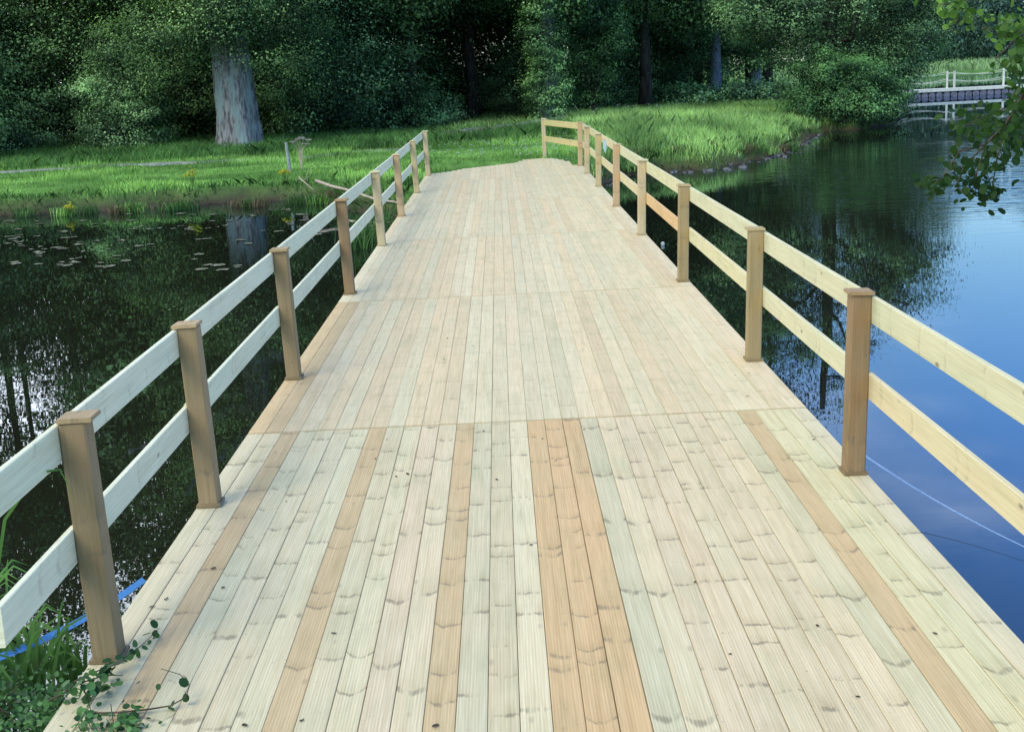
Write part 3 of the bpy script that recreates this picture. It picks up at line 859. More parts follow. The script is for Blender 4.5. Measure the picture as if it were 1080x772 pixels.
# right-hand trees beyond the peninsula
big = [(690, 70, 0.85, 'grey-green broadleaf tree behind the rubble track'), (770, 72, 0.9, 'soft grey-green tree left of the waterside bush, its trunk showing below'), (820, 66, 0.9, 'dark tree directly behind the waterside bush')]
for i, (px, d, s, lab) in enumerate(big):
    X = CX+(px-540)/FPX*d
    r = empty('broadleaf_tree', (X, d, gh(X, d)), i*2.0); tag(r, lab, 'tree')
    link('trunk', TK[i % 3], r)
    link('crown', crown_mesh('crown', [(0, 0, 4.6, 3.0, 2.6, 2.6), (1.5, -1, 3.2, 1.9, 1.7, 1.5), (-1.8, -0.8, 3.4, 2.0, 1.8, 1.6), (0, 0, 8.5, 3.4, 3, 3.4)], 340, 160, 0.9, 0.085, M_LEAFS if i < 2 else M_LEAFW, 70+i), r)
for i, (px, py, h, rr) in enumerate(((764, 104, 5, 0.30), (802, 84, 6, 0.42))):
    d = 62 if i == 0 else 74
    X = CX+(px-540)/FPX*d
    r = empty('pale_tree', (X, d, gh(X, d)))
    tag(r, ('slim tree with a short blue-grey trunk showing above the grass', 'tree with a leaning pale grey trunk between dark foliage')[i], 'tree')
    link('trunk', bake_trunk(7, rr, 0.12, 44+i, M_BARKG if i else M_BARKB, limbs=5, spread=2.2, start=0.5, lean=((0.0, 0), (0.09, 0))[i]), r)
    link('crown', crown_mesh('crown', [(0, 0.3, (4.6, 6.2)[i], 2.0, 1.8, 1.9)], 150, 60, 0.7, 0.13, M_LEAFS, 75+i), r)

# waterside bush and the big dark alder above it
wb = leafy('waterside_bush', 893, 137, [(0, 0.6, 0.8, 1.75, 1.2, 0.85), (-0.6, 0.6, 1.5, 1.2, 1.0, 0.75), (1.0, 0.8, 0.9, 1.0, 1.0, 0.9), (-1.5, 0.3, 0.5, 0.7, 0.7, 0.5), (0.5, 0.7, 1.5, 1.0, 1.0, 0.6), (-0.9, 0.6, 2.0, 0.6, 0.6, 0.45), (1.7, 0.4, 0.45, 0.6, 0.6, 0.45), (0.2, -0.5, 0.35, 1.0, 0.5, 0.3)], 260, 120, 0.45, 0.075, M_LEAFI, 'dense bright green bush overhanging the water on the right bank', z=WATER, seed=51, inner=0.6)
X = CX+(880-540)/FPX*49
r = empty('waterside_tree', (X, 49, gh(X, 49))); tag(r, 'large dark tree towering over the waterside bush on the right', 'tree')
link('trunk', bake_trunk(10.5, 0.36, 0.1, 52, M_BARK, limbs=8, spread=3.2, start=0.25), r)
link('crown', crown_mesh('crown', [(-0.5, 0, 5.2, 3.5, 3.0, 3.2), (1.7, 0, 3.6, 2.1, 2.0, 1.9), (-1.9, 0, 4.0, 2.0, 2.2, 2.0), (2.5, 0.2, 5.8, 1.8, 1.8, 1.8), (-1.6, 0, 9.0, 2.6, 2.4, 2.6), (0.7, 0, 2.4, 2.2, 1.6, 1.1), (-2.4, 0, 11.0, 1.8, 1.8, 1.7), (3.4, 0.3, 4.2, 1.2, 1.3, 1.6), (3.2, 0.3, 2.2, 1.0, 1.0, 1.0)], 620, 150, 0.8, 0.082, M_LEAFW, 53), r)
leafy('willow_shrub', 938, 131, [(0, 0.5, 1.0, 0.9, 0.9, 1.1), (0.5, 0.8, 2.0, 0.8, 0.8, 0.9)], 150, 60, 0.5, 0.10, M_LEAFW, 'dark drooping shrub at the right end of the bank where the far bridge starts', z=WATER, seed=54)
for i, (px, d, s) in enumerate(((705, 62, 0.8), (800, 68, 0.7), (950, 62, 0.6), (760, 68, 0.7))):
    tree('woodland_tree', px, d, TA[i % 3], TK[i % 3], s, 'broad dark tree closing the right side of the wood', 'dark trees at the right side of the wood')
# low foliage under the peninsula trees
for i, (px, py, lab) in enumerate(((735, 108, 'low green shrub at the left of the grassy peninsula'), (790, 100, 'green shrub beside the short blue-grey trunk'), (835, 98, 'green shrub filling the gap behind the waterside bush'))):
    leafy('low_shrub', px, py, [(0, 0, 0.5, 1.6, 1.0, 0.6)], 110, 55, 0.5, 0.11, M_LEAFS, lab, seed=90+i, stems=False, dist=60)

# far shore beyond the pontoon bridge
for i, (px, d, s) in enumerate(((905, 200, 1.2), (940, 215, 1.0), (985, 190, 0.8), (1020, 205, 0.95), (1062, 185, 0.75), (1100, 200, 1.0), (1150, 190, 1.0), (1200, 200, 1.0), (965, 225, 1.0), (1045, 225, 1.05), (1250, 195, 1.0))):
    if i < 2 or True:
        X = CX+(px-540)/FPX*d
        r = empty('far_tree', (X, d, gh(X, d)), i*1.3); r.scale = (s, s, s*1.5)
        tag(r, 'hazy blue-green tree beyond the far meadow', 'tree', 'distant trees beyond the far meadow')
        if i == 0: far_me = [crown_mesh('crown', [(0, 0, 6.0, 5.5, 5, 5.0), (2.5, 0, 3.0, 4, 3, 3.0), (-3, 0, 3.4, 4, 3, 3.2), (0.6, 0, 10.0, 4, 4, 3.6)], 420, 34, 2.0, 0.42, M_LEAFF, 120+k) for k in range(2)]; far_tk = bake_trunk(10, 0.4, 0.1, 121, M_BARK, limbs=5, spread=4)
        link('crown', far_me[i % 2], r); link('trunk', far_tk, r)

# ------------------------------------------------------------------ grass (stuff)
def grass(name, pts, hgt, wid, mat, label, seed, lean=0.35, kind='stuff', tintf=None):
    rs = np.random.RandomState(seed); n = len(pts)
    z = ground_h(pts[:, 0], pts[:, 1])[0]
    B = np.column_stack([pts, z-0.02])
    a = rs.rand(n)*2*PI; wv = np.column_stack([np.cos(a), np.sin(a)*0.5, np.zeros(n)])
    h = hgt*(0.45+0.75*rs.rand(n)) if np.isscalar(hgt) else hgt*(0.45+0.75*rs.rand(n))
    L = rs.normal(size=(n, 3))*lean; L[:, 2] = 0
    w = (wid*(0.6+0.8*rs.rand(n)))[:, None]
    mid = B+L*(h*0.35)[:, None]; mid[:, 2] += h*0.6
    tip = B+L*(h*1.0)[:, None]; tip[:, 2] += h*(0.98-0.15*rs.rand(n))
    V = np.stack([B-wv*w/2, B+wv*w/2, mid+wv*w*0.36, tip, mid-wv*w*0.36], 1).reshape(-1, 3)
    F = np.arange(n*5, dtype=np.int32).reshape(n, 5)
    t = rs.rand(n)*0.6+0.25
    if tintf is not None: t = np.clip(t+tintf, 0, 1)
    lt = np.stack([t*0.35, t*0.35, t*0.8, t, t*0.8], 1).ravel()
    return tag(link(name, mesh(name, V, F, mat, leaf=lt)), label, 'grass', kind=kind)


_TR = np.array([G2(486, 147), G2(540, 142.5), G2(600, 137), G2(660, 131), G2(720, 125), G2(765, 119)])
def track_d(x, y):
    D = np.full(x.shape, 1e9)
    for a, b in zip(_TR[:-1], _TR[1:]):
        e = b-a; t = np.clip(((x-a[0])*e[0]+(y-a[1])*e[1])/(e@e), 0, 1); D = np.minimum(D, np.hypot(x-a[0]-e[0]*t, y-a[1]-e[1]*t))
    return D
def scatter(n, x0, x1, y0, y1, seed, cond):
    rs = np.random.RandomState(seed); P = np.column_stack([x0+(x1-x0)*rs.rand(n), y0+(y1-y0)*rs.rand(n)])
    _, d, d1 = ground_h(P[:, 0], P[:, 1]); k = cond(P[:, 0], P[:, 1], d) & (track_d(P[:, 0], P[:, 1]) > 0.85)
    return P[k], d[k]
P, d = scatter(110000, -17, 6, 24, 46, 1, lambda x, y, d: (d > 0.30+0.55*R.rand(len(x))) & ~((np.abs(x) < 1.8) & (y < 31.5)))
hh = 0.08+0.10*(lump(P[:, 0]*0.6, P[:, 1]*0.6) > 0.1)+0.05*(P[:, 1] > 38)
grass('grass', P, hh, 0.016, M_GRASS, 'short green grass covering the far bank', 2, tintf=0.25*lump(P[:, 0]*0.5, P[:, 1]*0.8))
P, d = scatter(110000, 1.9, 14, 27, 62, 3, lambda x, y, d: (d > 0.25) & (x > 1.9) & (x > 1.9+(y-31)*0.02))
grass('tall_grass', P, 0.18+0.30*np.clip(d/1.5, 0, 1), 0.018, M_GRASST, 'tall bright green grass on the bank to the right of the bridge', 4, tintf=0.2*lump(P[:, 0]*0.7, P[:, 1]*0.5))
P, d = scatter(190000, -17, 14, 23, 62, 5, lambda x, y, d: (d > 0.0) & (d < 1.0) & (d+0.9*lump(x*1.1, y*1.3) > 0.0) & ~((np.abs(x) < 1.9) & (y < 31)))
grass('bank_grass', P, 0.15+0.10*np.sin(P[:, 0]*1.3)**2, 0.020, M_REED, 'rough grass hanging over the water edge of the far bank', 6, lean=0.7, tintf=-0.1+0.25*lump(P[:, 0]*0.9, P[:, 1]))
P, d = scatter(40000, -17, 14, 23, 62, 7, lambda x, y, d: (d > -0.05) & (d < 0.34) & ~((np.abs(x) < 1.9) & (y < 31)))
grass('dry_stems', P, 0.16, 0.014, M_DRY, 'brown dead stems and roots along the water edge', 8, lean=1.0)
P, d = scatter(52000, -17, 3, 36, 48, 9, lambda x, y, d: (y > 39.5-np.clip(-x-2, 0, 30)*0.12))
grass('rough_growth', P, 0.38, 0.018, M_REED, 'rough weeds at the foot of the wood', 10, lean=0.5)
P, d = scatter(34000, -3, 14, 42, 75, 12, lambda x, y, d: (d > 1) & (x > (y-46)*0.1-2))
grass('meadow_weeds', P, 0.42, 0.022, M_GRASST, 'mixed weeds between the rubble track and the wood', 13, lean=0.4)
rs = np.random.RandomState(15); P = np.column_stack([28+90*rs.rand(26000), 122+50*rs.rand(26000)])
_, d, _ = ground_h(P[:, 0], P[:, 1]); P = P[d > 0.5]
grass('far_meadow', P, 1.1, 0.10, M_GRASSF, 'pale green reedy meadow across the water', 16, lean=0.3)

# sedge tufts, flowers, weeds on the banks
def tuft(name, X, Y, n, h, wd, mat, label, cat, group=None, seed=1, spread=0.12, z=None, lean=0.6, scale_t=1.0):
    rs = np.random.RandomState(seed)
    zz = max(gh(X, Y), WATER) if z is None else z
    V = []; F = []; T = []
    for k in range(n):
        a = rs.rand()*2*PI; b = np.array([rs.randn()*spread, rs.randn()*spread, 0]); H_ = h*(0.5+0.6*rs.rand())
        d = np.array([math.cos(a), math.sin(a), 0])*lean*(0.3+rs.rand()); sd = np.array([-math.sin(a), math.cos(a), 0])*wd/2
        p = [b, b+d*H_*0.25+np.array([0, 0, H_*0.5]), b+d*H_*0.65+np.array([0, 0, H_*0.85]), b+d*H_*1.05+np.array([0, 0, H_*(0.80+0.15*rs.rand())])]
        w = [0.8, 1.0, 0.7, 0.05]; i0 = len(V)
        for q, ww in zip(p, w): V += [q-sd*ww, q+sd*ww]
        for j in range(3): F.append([i0+2*j, i0+2*j+1, i0+2*j+3, i0+2*j+2])
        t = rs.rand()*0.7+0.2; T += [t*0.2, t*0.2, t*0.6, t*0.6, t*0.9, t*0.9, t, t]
    o = link(name, mesh(name, np.array(V), np.array(F, dtype=np.int32), mat, leaf=T), None, (X, Y, zz))
    return tag(o, label, cat, group)
for i, (px, py) in enumerate(((383, 262), (392, 254), (374, 256), (402, 246), (410, 240))):
    p = at(px, py, WATER)
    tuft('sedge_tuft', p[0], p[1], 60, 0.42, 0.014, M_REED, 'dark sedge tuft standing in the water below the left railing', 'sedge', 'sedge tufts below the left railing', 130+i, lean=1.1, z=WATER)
for i in range(26):
    rs = np.random.RandomState(300+i); px = rs.uniform(-5, 430); 
    p = at(px, 214+(-px+300)*0.045+rs.rand()*2-2.5, WATER+0.1)
    tuft('weed_clump', p[0], p[1]+0.25, 90, 0.21, 0.014, (M_REED, M_GRASS, M_DRY, M_REED)[i % 4], 'rough weed clump leaning over the water edge of the left bank', 'weeds', 'weed clumps along the left bank edge', 300+i, spread=0.11, lean=0.8)
for i in range(16):
    rs = np.random.RandomState(400+i); t = i/15
    px = 650+t*190; py = 184-t*24+rs.rand()*3-6
    p = at(px, py, WATER+0.15)
    tuft('weed_clump', p[0], p[1]+0.3, 90, 0.26, 0.015, (M_REED, M_GRASST, M_DRY)[i % 3], 'rough weed clump on the muddy edge of the right bank', 'weeds', 'weed clumps along the right bank edge', 420+i, spread=0.12, lean=0.8)
for i in range(9):
    rs = np.random.RandomState(450+i); px = rs.uniform(645, 800); py = 186-(px-645)*0.075+rs.rand()*3
    p = at(px, py, WATER)
    r0 = 0.03+0.05*rs.rand(); V = []; n = 7
    V = [(0, 0, r0*0.5)]+[(math.cos(2*PI*k/n)*r0*(1+0.4*rs.randn()*0.5), math.sin(2*PI*k/n)*r0*(0.8+0.3*rs.rand()), r0*(0.25+0.2*rs.rand())) for k in range(n)]+[(math.cos(2*PI*k/n)*r0*1.2, math.sin(2*PI*k/n)*r0*1.1, -0.08) for k in range(n)]
    F = [[0, 1+k, 1+(k+1) % n] for k in range(n)]+[[1+k, 1+n+k, 1+n+(k+1) % n, 1+(k+1) % n] for k in range(n)]
    o = link('stone', mesh('stone', np.array(V), F, M_STONE), None, (p[0], p[1], WATER+0.01))
    tag(o, 'grey stone in the mud at the foot of the right bank', 'stone', 'stones at the foot of the right bank')
rs = np.random.RandomState(88); P = np.column_stack([rs.uniform(1.9, 12, 9000), rs.uniform(23, 44, 9000)]); _, dd, _ = ground_h(P[:, 0], P[:, 1])
P = P[(dd > -0.45) & (dd < 0.12)][:150]; V = []; F = []
for (x, y) in P:
    s = 0.015+0.05*rs.rand()**2; z = max(gh(x, y), WATER-0.01)+s*0.3
    b = len(V); V += [(x+dx*s*rs.uniform(.5, 1.2), y+dy*s*rs.uniform(.5, 1.2), z+dz*s*0.4) for dx in (-1, 1) for dy in (-1, 1) for dz in (-1, 1)]
    F += [[b+j for j in f] for f in ([0, 1, 3, 2], [4, 6, 7, 5], [0, 4, 5, 1], [2, 3, 7, 6], [1, 5, 7, 3])]
tag(link('pebbles', mesh('pebbles', np.array(V), F, M_STONE)), 'small grey pebbles and mud crumbs along the right waterline', 'pebbles', kind='stuff')
for px, py, lab, s in ((675, 129.5, 'pale stone lying beside the rubble track on the right', 0.22), (553, 141.5, 'light slab in the rubble left of the railing end', 0.28), (592, 137, 'pale slab seen through the end railing', 0.30)):
    p = at(px, py, 0); z = gh(p[0], p[1]); rs = np.random.RandomState(int(px)); n = 8
    V = [(0, 0, s*0.55)]+[(math.cos(2*PI*k/n)*s, math.sin(2*PI*k/n)*s*0.7, s*(0.35+0.15*rs.rand())) for k in range(n)]+[(math.cos(2*PI*k/n)*s*1.1, math.sin(2*PI*k/n)*s*0.8, -0.1) for k in range(n)]
    F = [[0, 1+k, 1+(k+1) % n] for k in range(n)]+[[1+k, 1+n+k, 1+n+(k+1) % n, 1+(k+1) % n] for k in range(n)]
    tag(link('boulder', mesh('boulder', np.array(V), F, M_PSTONE), None, (p[0], p[1], z+0.04)), lab, 'stone')
# loose rubble on the track
rs = np.random.RandomState(77); V = []; F = []
trk = [G2(486, 147), G2(540, 142.5), G2(600, 137), G2(660, 131), G2(720, 125), G2(765, 119)]
for k in range(700):
    i = rs.randint(5); t = rs.rand(); q = np.array(trk[i])*(1-t)+np.array(trk[i+1])*t + rs.randn(2)*np.array([0.3, 0.6])
    s = 0.03+0.08*rs.rand(); z = gh(q[0], q[1])+0.16
    b = len(V); V += [(q[0]+dx*s*rs.uniform(.6, 1.2), q[1]+dy*s*rs.uniform(.6, 1.2), z+dz*s*0.5) for dx in (-1, 1) for dy in (-1, 1) for dz in (-1, 1)]
    F += [[b+j for j in f] for f in ([0, 1, 3, 2], [4, 6, 7, 5], [0, 4, 5, 1], [2, 3, 7, 6], [1, 5, 7, 3])]
tag(link('rubble', mesh('rubble', np.array(V), F, M_STONE)), 'loose slate rubble strewn along the track', 'rubble', kind='stuff')


def flower_plant(name, X, Y, h, mat, label, cat, n=7, fs=0.05, z=None):
    rs = np.random.RandomState(int(abs(X*1000)) % 9999)
    zz = max(gh(X, Y), WATER) if z is None else z
    r = empty(name, (X, Y, zz)); tag(r, label, cat)
    st = []; fl = []
    for k in range(n):
        t = np.array([rs.randn()*h*0.25, rs.randn()*h*0.2, h*(0.7+0.4*rs.rand())])
        st.append(tube([(0, 0, -0.03), t*0.5+rs.randn(3)*0.02, t], [0.008, 0.006, 0.003], 4))
        for q in range(4):
            c = t+rs.randn(3)*fs*0.6; fl.append(tube([c, c+np.array([0, 0, fs*0.5])], [fs*0.25, fs*0.6], 6))
    V, F = join(st); link('stem', mesh('stem', np.array(V), F, M_REED, leaf=[0.5]*len(V)), r)
    V, F = join(fl); link('flower', mesh('flower', np.array(V), F, mat), r)
    return r
for px, py, h, lab in ((72, 212, 0.22, 'small yellow flowering plant at the far left bank edge'), (203, 197, 0.35, 'yellow ragwort plant on the bank near the old tree'), (301, 192, 0.25, 'yellow flowering plant at the foot of the grey stake')):
    p = at(px, py, -0.05); flower_plant('yellow_flower', p[0], p[1], h, M_YEL, lab, 'flower')
p = at(305, 182, -0.02)
r = empty('grey_stake', (p[0], p[1], gh(p[0], p[1]))); tag(r, 'thin weathered grey stake standing in the left bank', 'stake')
V, F = tube([(0.03, 0, -0.1), (0, 0, 0.35), (-0.02, 0, 0.72)], [0.045, 0.04, 0.035], 8); link('pole', mesh('pole', np.array(V), F, M_STAKE), r)
pf = at(308, 180, 0.0)
r = empty('hogweed', (pf[0]+0.15, pf[1]+0.2, gh(pf[0], pf[1]))); tag(r, 'dead hogweed with pale seed heads behind the grey stake', 'weed')
st = []; hd = []; rs = np.random.RandomState(4)
for dx, dz in ((-0.16, 0.66), (0.02, 0.76), (0.10, 0.73), (0.22, 0.70), (0.16, 0.60), (-0.06, 0.71)):
    st.append(tube([(0.05, 0, 0), (0.05+dx*0.3, 0, 0.5), (0.05+dx, 0, dz)], [0.009, 0.007, 0.004], 5))
    for q in range(10): c = np.array([0.05+dx+rs.randn()*0.05, rs.randn()*0.05, dz+rs.rand()*0.03]); hd.append(tube([c, c+np.array([0, 0, 0.02])], [0.012, 0.022], 5))
V, F = join(st); link('stem', mesh('stem', np.array(V), F, M_DEAD), r)
V, F = join(hd); link('seed_head', mesh('seed_head', np.array(V), F, M_UMB), r)
# daisies, one scatter
V = []; F = []; rs = np.random.RandomState(9)
for k in range(260):
    if k < 200: p = at(rs.uniform(450, 640), rs.uniform(150, 168), 0.0)
    else: p = at(rs.uniform(600, 830), rs.uniform(105, 140), 0.3)
    z = gh(p[0], p[1])+(0.10 if k < 200 else 0.5)
    v, f = tube([(p[0], p[1], z), (p[0], p[1], z+0.02)], [0.012, 0.03], 5); b = len(V); V += v; F += [[i+b for i in q] for q in f]
tag(link('white_flowers', mesh('white_flowers', np.array(V), F, M_WFL)), 'tiny white flowers dotted through the grass', 'flowers', kind='stuff')

# fallen poles
def pole(name, a, b, r0, label, sag=0.0, knob=0):
    a = np.array(a); b = np.array(b); rs = np.random.RandomState(int(abs(a[0]*100)))
    path = [a+(b-a)*t+np.array([0, 0, -sag*4*t*(1-t)])+rs.randn(3)*r0*0.4 for t in np.linspace(0, 1, 7)]
    ps = [tube(path, [r0*(1-0.5*t) for t in np.linspace(0, 1, 7)], 7)]
    for k in range(knob):
        q = path[1+k % 5]; ps.append(tube([q, q+rs.randn(3)*np.array([0.25, 0.1, 0.15])+np.array([0, 0, 0.08])], [r0*0.5, r0*0.15], 5))
    V, F = join(ps); me = mesh(name, np.array(V), F, M_DEAD, smooth=True); fix_normals(me)
    return tag(link(name, me), label, 'branch')
pole('dead_branch', atd(333, 191, 26.8), atd(434, 219, 24.2), 0.032, 'long pale dead pole slanting from the bank to the bridge', 0.0)
pole('dead_branch', atd(357, 232, 22.5), atd(413, 235, 21.8), 0.022, 'shorter pale dead branch lying low over the water under the left railing', 0.02, 1)
pole('dead_branch', atd(315, 187, 27.3), atd(330, 200, 26.6), 0.016, 'small bare twig sticking out of the bank left of the long pole', 0.0, 3)

# tape on the right railing
v = np.array([(0, 0, 0), (0.045, 0, 0.0), (0.055, 0.01, -0.12), (0.03, 0, -0.20), (0.0, 0.01, -0.13)])
pt = atd(636, 148, 20.42)
vv = np.concatenate([v, v+np.array([0, 0.003, 0])]); ff = [[0, 1, 2, 3, 4], [9, 8, 7, 6, 5]]+[[k, 5+k, 5+(k+1) % 5, (k+1) % 5] for k in range(5)]
tag(link('plastic_tape', mesh('plastic_tape', vv, ff, M_TAPE), None, tuple(pt)), 'scrap of pale translucent tape hanging from the top right railing', 'tape')

# ------------------------------------------------------------------ lily pads
def pad_mesh(seed):
    rs = np.random.RandomState(seed); n = 14; V = [(0, 0, 0.004)]
    for k in range(n):
        a = 0.25+(2*PI-0.5)*k/(n-1); r = 0.085*(1+0.1*rs.randn()); V.append((math.cos(a)*r, math.sin(a)*r, 0.004+0.008*rs.rand()))
    V += [(v[0], v[1], v[2]-0.003) for v in V]
    F = [[0, 1+k, 2+k] for k in range(n-1)]+[[n+1, n+3+k, n+2+k] for k in range(n-1)]
    return mesh('lily_pad', np.array(V), F, M_PAD)
pads = [pad_mesh(i) for i in range(4)]
rs = np.random.RandomState(31)
for k in range(120):
    u = rs.rand(); px = rs.uniform(0, 340); py = 222+rs.rand()**1.5*62 if px < 260 else 216+rs.rand()*45
    if k < 40: cx_, cy_ = ((180, 241), (115, 278), (45, 262), (20, 252), (235, 282), (70, 278))[k % 6]; px = cx_+rs.randn()*13; py = cy_+rs.randn()*3.5
    p = at(px, py, WATER)
    if sdf(np.array([p[0]]), np.array([p[1]]), main_land)[0] > -0.15: continue
    s = 0.5+0.7*rs.rand()
    tag(link('lily_pad', pads[k % 4], None, (p[0], p[1], WATER+0.004), (0, 0, rs.rand()*6), (s, s*0.8, 1)), 'small floating leaf on the dark water near the left bank', 'leaf', 'floating leaves near the left bank')
# small white scrap on the water beside the bridge
p = at(699, 259, WATER); v, f = tube([(0, 0, -0.01), (0, 0, 0.03), (0.0, 0, 0.05)], [0.02, 0.03, 0.012], 9)
tag(link('white_scrap', mesh('white_scrap', np.array(v), f, M_WHITE), None, (p[0], p[1], WATER), (0, 0, 0)), 'small white scrap floating beside the right edge of the bridge', 'litter')

# ------------------------------------------------------------------ far pontoon bridge
pa = at(935, 105, WATER); pb = at(1230, 92.5, WATER)
pa = np.array(at(1006, 101.8, WATER)); dirv = np.array([1.0, 0.10, 0]); dirv /= np.linalg.norm(dirv)
pont = empty('pontoon_bridge', (pa[0], pa[1], WATER), math.atan2(dirv[1], dirv[0])); tag(pont, 'low white-decked pontoon bridge on round floats far off at the right', 'bridge')
def sub(name, V, F, m, parent): 
    me = mesh(name, np.array(V), F, m); fix_normals(me); return link(name, me, parent)
for k in range(-5, 6): sub('deck_slab', *box(k*2.6, 0.55, 0.36, 2.58, 1.3, 0.15), M_WHITE, pont)
sub('beam', *box(0, 0.55, 0.235, 28, 1.1, 0.098), M_DARKM, pont)
for k in range(-32, 33):
    V, F = tube([(k*0.42, -0.06, 0.09), (k*0.42, -0.04, 0.09), (k*0.42, 1.12, 0.09), (k*0.42, 1.14, 0.09)], [0.13, 0.19, 0.19, 0.13], 12)
    V = [(p[0], p[1], p[2]) for p in V]; sub('float', V, F, M_FLOAT, pont)
posts = [(-6.6, 0), (-3.3, 0), (0, 0), (3.3, 0), (6.6, 0), (9.9, 0)]
for (x, _) in posts:
    for yy in (-0.02, 1.12):
        sub('post', *box(x+0.08*yy, yy, 0.90, 0.09, 0.08, 0.93), M_WHITE, pont)
for i in range(len(posts)-1):
    for yy in (-0.02, 1.12):
        for zt in (1.30, 0.90):
            x0, x1 = posts[i][0], posts[i+1][0]
            path = [(x0+(x1-x0)*t, yy, zt-0.16*4*t*(1-t)) for t in np.linspace(0, 1, 9)]
            V, F = tube(path, [0.014]*9, 6); sub('rope', V, F, M_WHITE, pont)

# ------------------------------------------------------------------ overhanging alder at the right, rooted on the near bank
al = empty('alder_tree', (6.2, 2.4, gh(6.2, 2.4))); tag(al, 'leafy alder branch reaching in over the water from the right edge', 'tree')
base = np.array([6.2, 2.4, gh(6.2, 2.4)])
rs = np.random.RandomState(6)
limbs = []; tips = []
tr = [np.array([0, 0, -0.2]), np.array([0.05, 0.3, 1.2]), np.array([0, 0.9, 2.4]), np.array([-0.1, 1.8, 3.3]), np.array([-0.3, 3.2, 3.8])]
limbs.append(tube(tr, [0.17, 0.14, 0.12, 0.10, 0.07], 10, noise=0.1, rs=rs))
Yb = 6.3
main_pts = [base+tr[-1], np.array(atd(1230, -120, 5.2)), np.array(atd(1130, -20, 5.8)), np.array(atd(1085, 90, 6.2)), np.array(atd(1062, 130, Yb)), np.array(atd(1040, 152, Yb)), np.array(atd(1018, 175, Yb)), np.array(atd(1002, 184, Yb))]
limbs.append(tube([p-base for p in main_pts], [0.05, 0.036, 0.022, 0.012, 0.008, 0.005, 0.003, 0.002], 7))
twigs = [[(1085, 90), (1068, 112), (1040, 122), (1012, 136)], [(1040, 152), (1030, 182), (1028, 205), (1040, 214)], [(1062, 130), (1052, 165), (1046, 200)], [(1130, -20), (1085, 30), (1060, 40), (1030, 26)],
         [(1085, 30), (1050, 62), (1068, 80)], [(1130, -20), (1050, -12), (1010, 6), (985, 4)], [(1085, 90), (1078, 140), (1082, 165)], [(1040, 152), (1012, 160), (992, 190), (978, 198)], [(1010, 6), (1012, 20), (1004, 34)], [(1085, 30), (1082, 60), (1072, 100)],
         [(1018, 175), (1008, 196), (1018, 206)]]
LP = []; 
for tw in twigs:
    pts = [np.array(atd(q[0], q[1], Yb+rs.randn()*0.12)) for q in tw]
    limbs.append(tube([p-base for p in pts], [0.005, 0.004, 0.0025, 0.0015][:len(pts)], 5))
    for i in range(len(pts)-1):
        m = int(9+8*rs.rand())
        for k in range(m):
            t = rs.rand(); LP.append(pts[i]*(1-t)+pts[i+1]*t+rs.randn(3)*np.array([0.036, 0.07, 0.030]))
for (cx_, cy_, sx, sy, n) in ((1025, 132, 22, 14, 50), (1062, 150, 14, 22, 70), (1060, 25, 22, 14, 60), (1005, 6, 14, 8, 36), (1072, 110, 8, 22, 45), (1040, 200, 10, 10, 22), (988, 196, 12, 8, 30), (1078, 60, 8, 22, 40), (1030, 175, 14, 12, 25)):
    for k in range(int(n*1.7)): LP.append(np.array(atd(cx_+rs.randn()*sx*0.7, cy_+rs.randn()*sy*0.7, Yb+rs.randn()*0.25)))
V, F = join(limbs); me = mesh('branch', np.array(V), F, M_TWIG, smooth=True); fix_normals(me); link('branch', me, al)
LP = np.array(LP)-base


def alder_leaves(P, size, mat, name, parent, seed, up=0.6, tz=None):
    rs = np.random.RandomState(seed); n = len(P)
    V = []; F = []; T = []
    shape = [(0, 0), (0.36, 0.18), (0.48, 0.52), (0.34, 0.86), (0, 1.0), (-0.34, 0.86), (-0.48, 0.52), (-0.36, 0.18)]
    for p in P:
        nr = rs.randn(3)*0.7+np.array([0, -0.25, up]); nr /= np.linalg.norm(nr)
        d = rs.randn(3)+np.array([0, 0, -0.8]); d -= nr*(d@nr); d /= np.linalg.norm(d); e = np.cross(nr, d); L = size*(0.55+0.65*rs.rand())
        b = len(V); t = rs.rand()*(1.0 if tz is None else float(np.clip((p[2]-tz[0])/(tz[1]-tz[0]), 0.12, 1)))
        for (x, y) in shape: V.append(p+e*x*L*0.85+d*y*L+nr*abs(x)*L*0.18); T.append(t)
        F.append([b, b+1, b+2, b+3, b+4]); F.append([b, b+4, b+5, b+6, b+7])
    return link(name, mesh(name, np.array(V), np.array(F, dtype=np.int32), mat, leaf=T, smooth=False), parent)
alder_leaves(LP, 0.041, M_LEAFA, 'foliage', al, 61, tz=(1.5-base[2], 2.3-base[2]))  # lower leaves darkened in tint, a painted silhouette

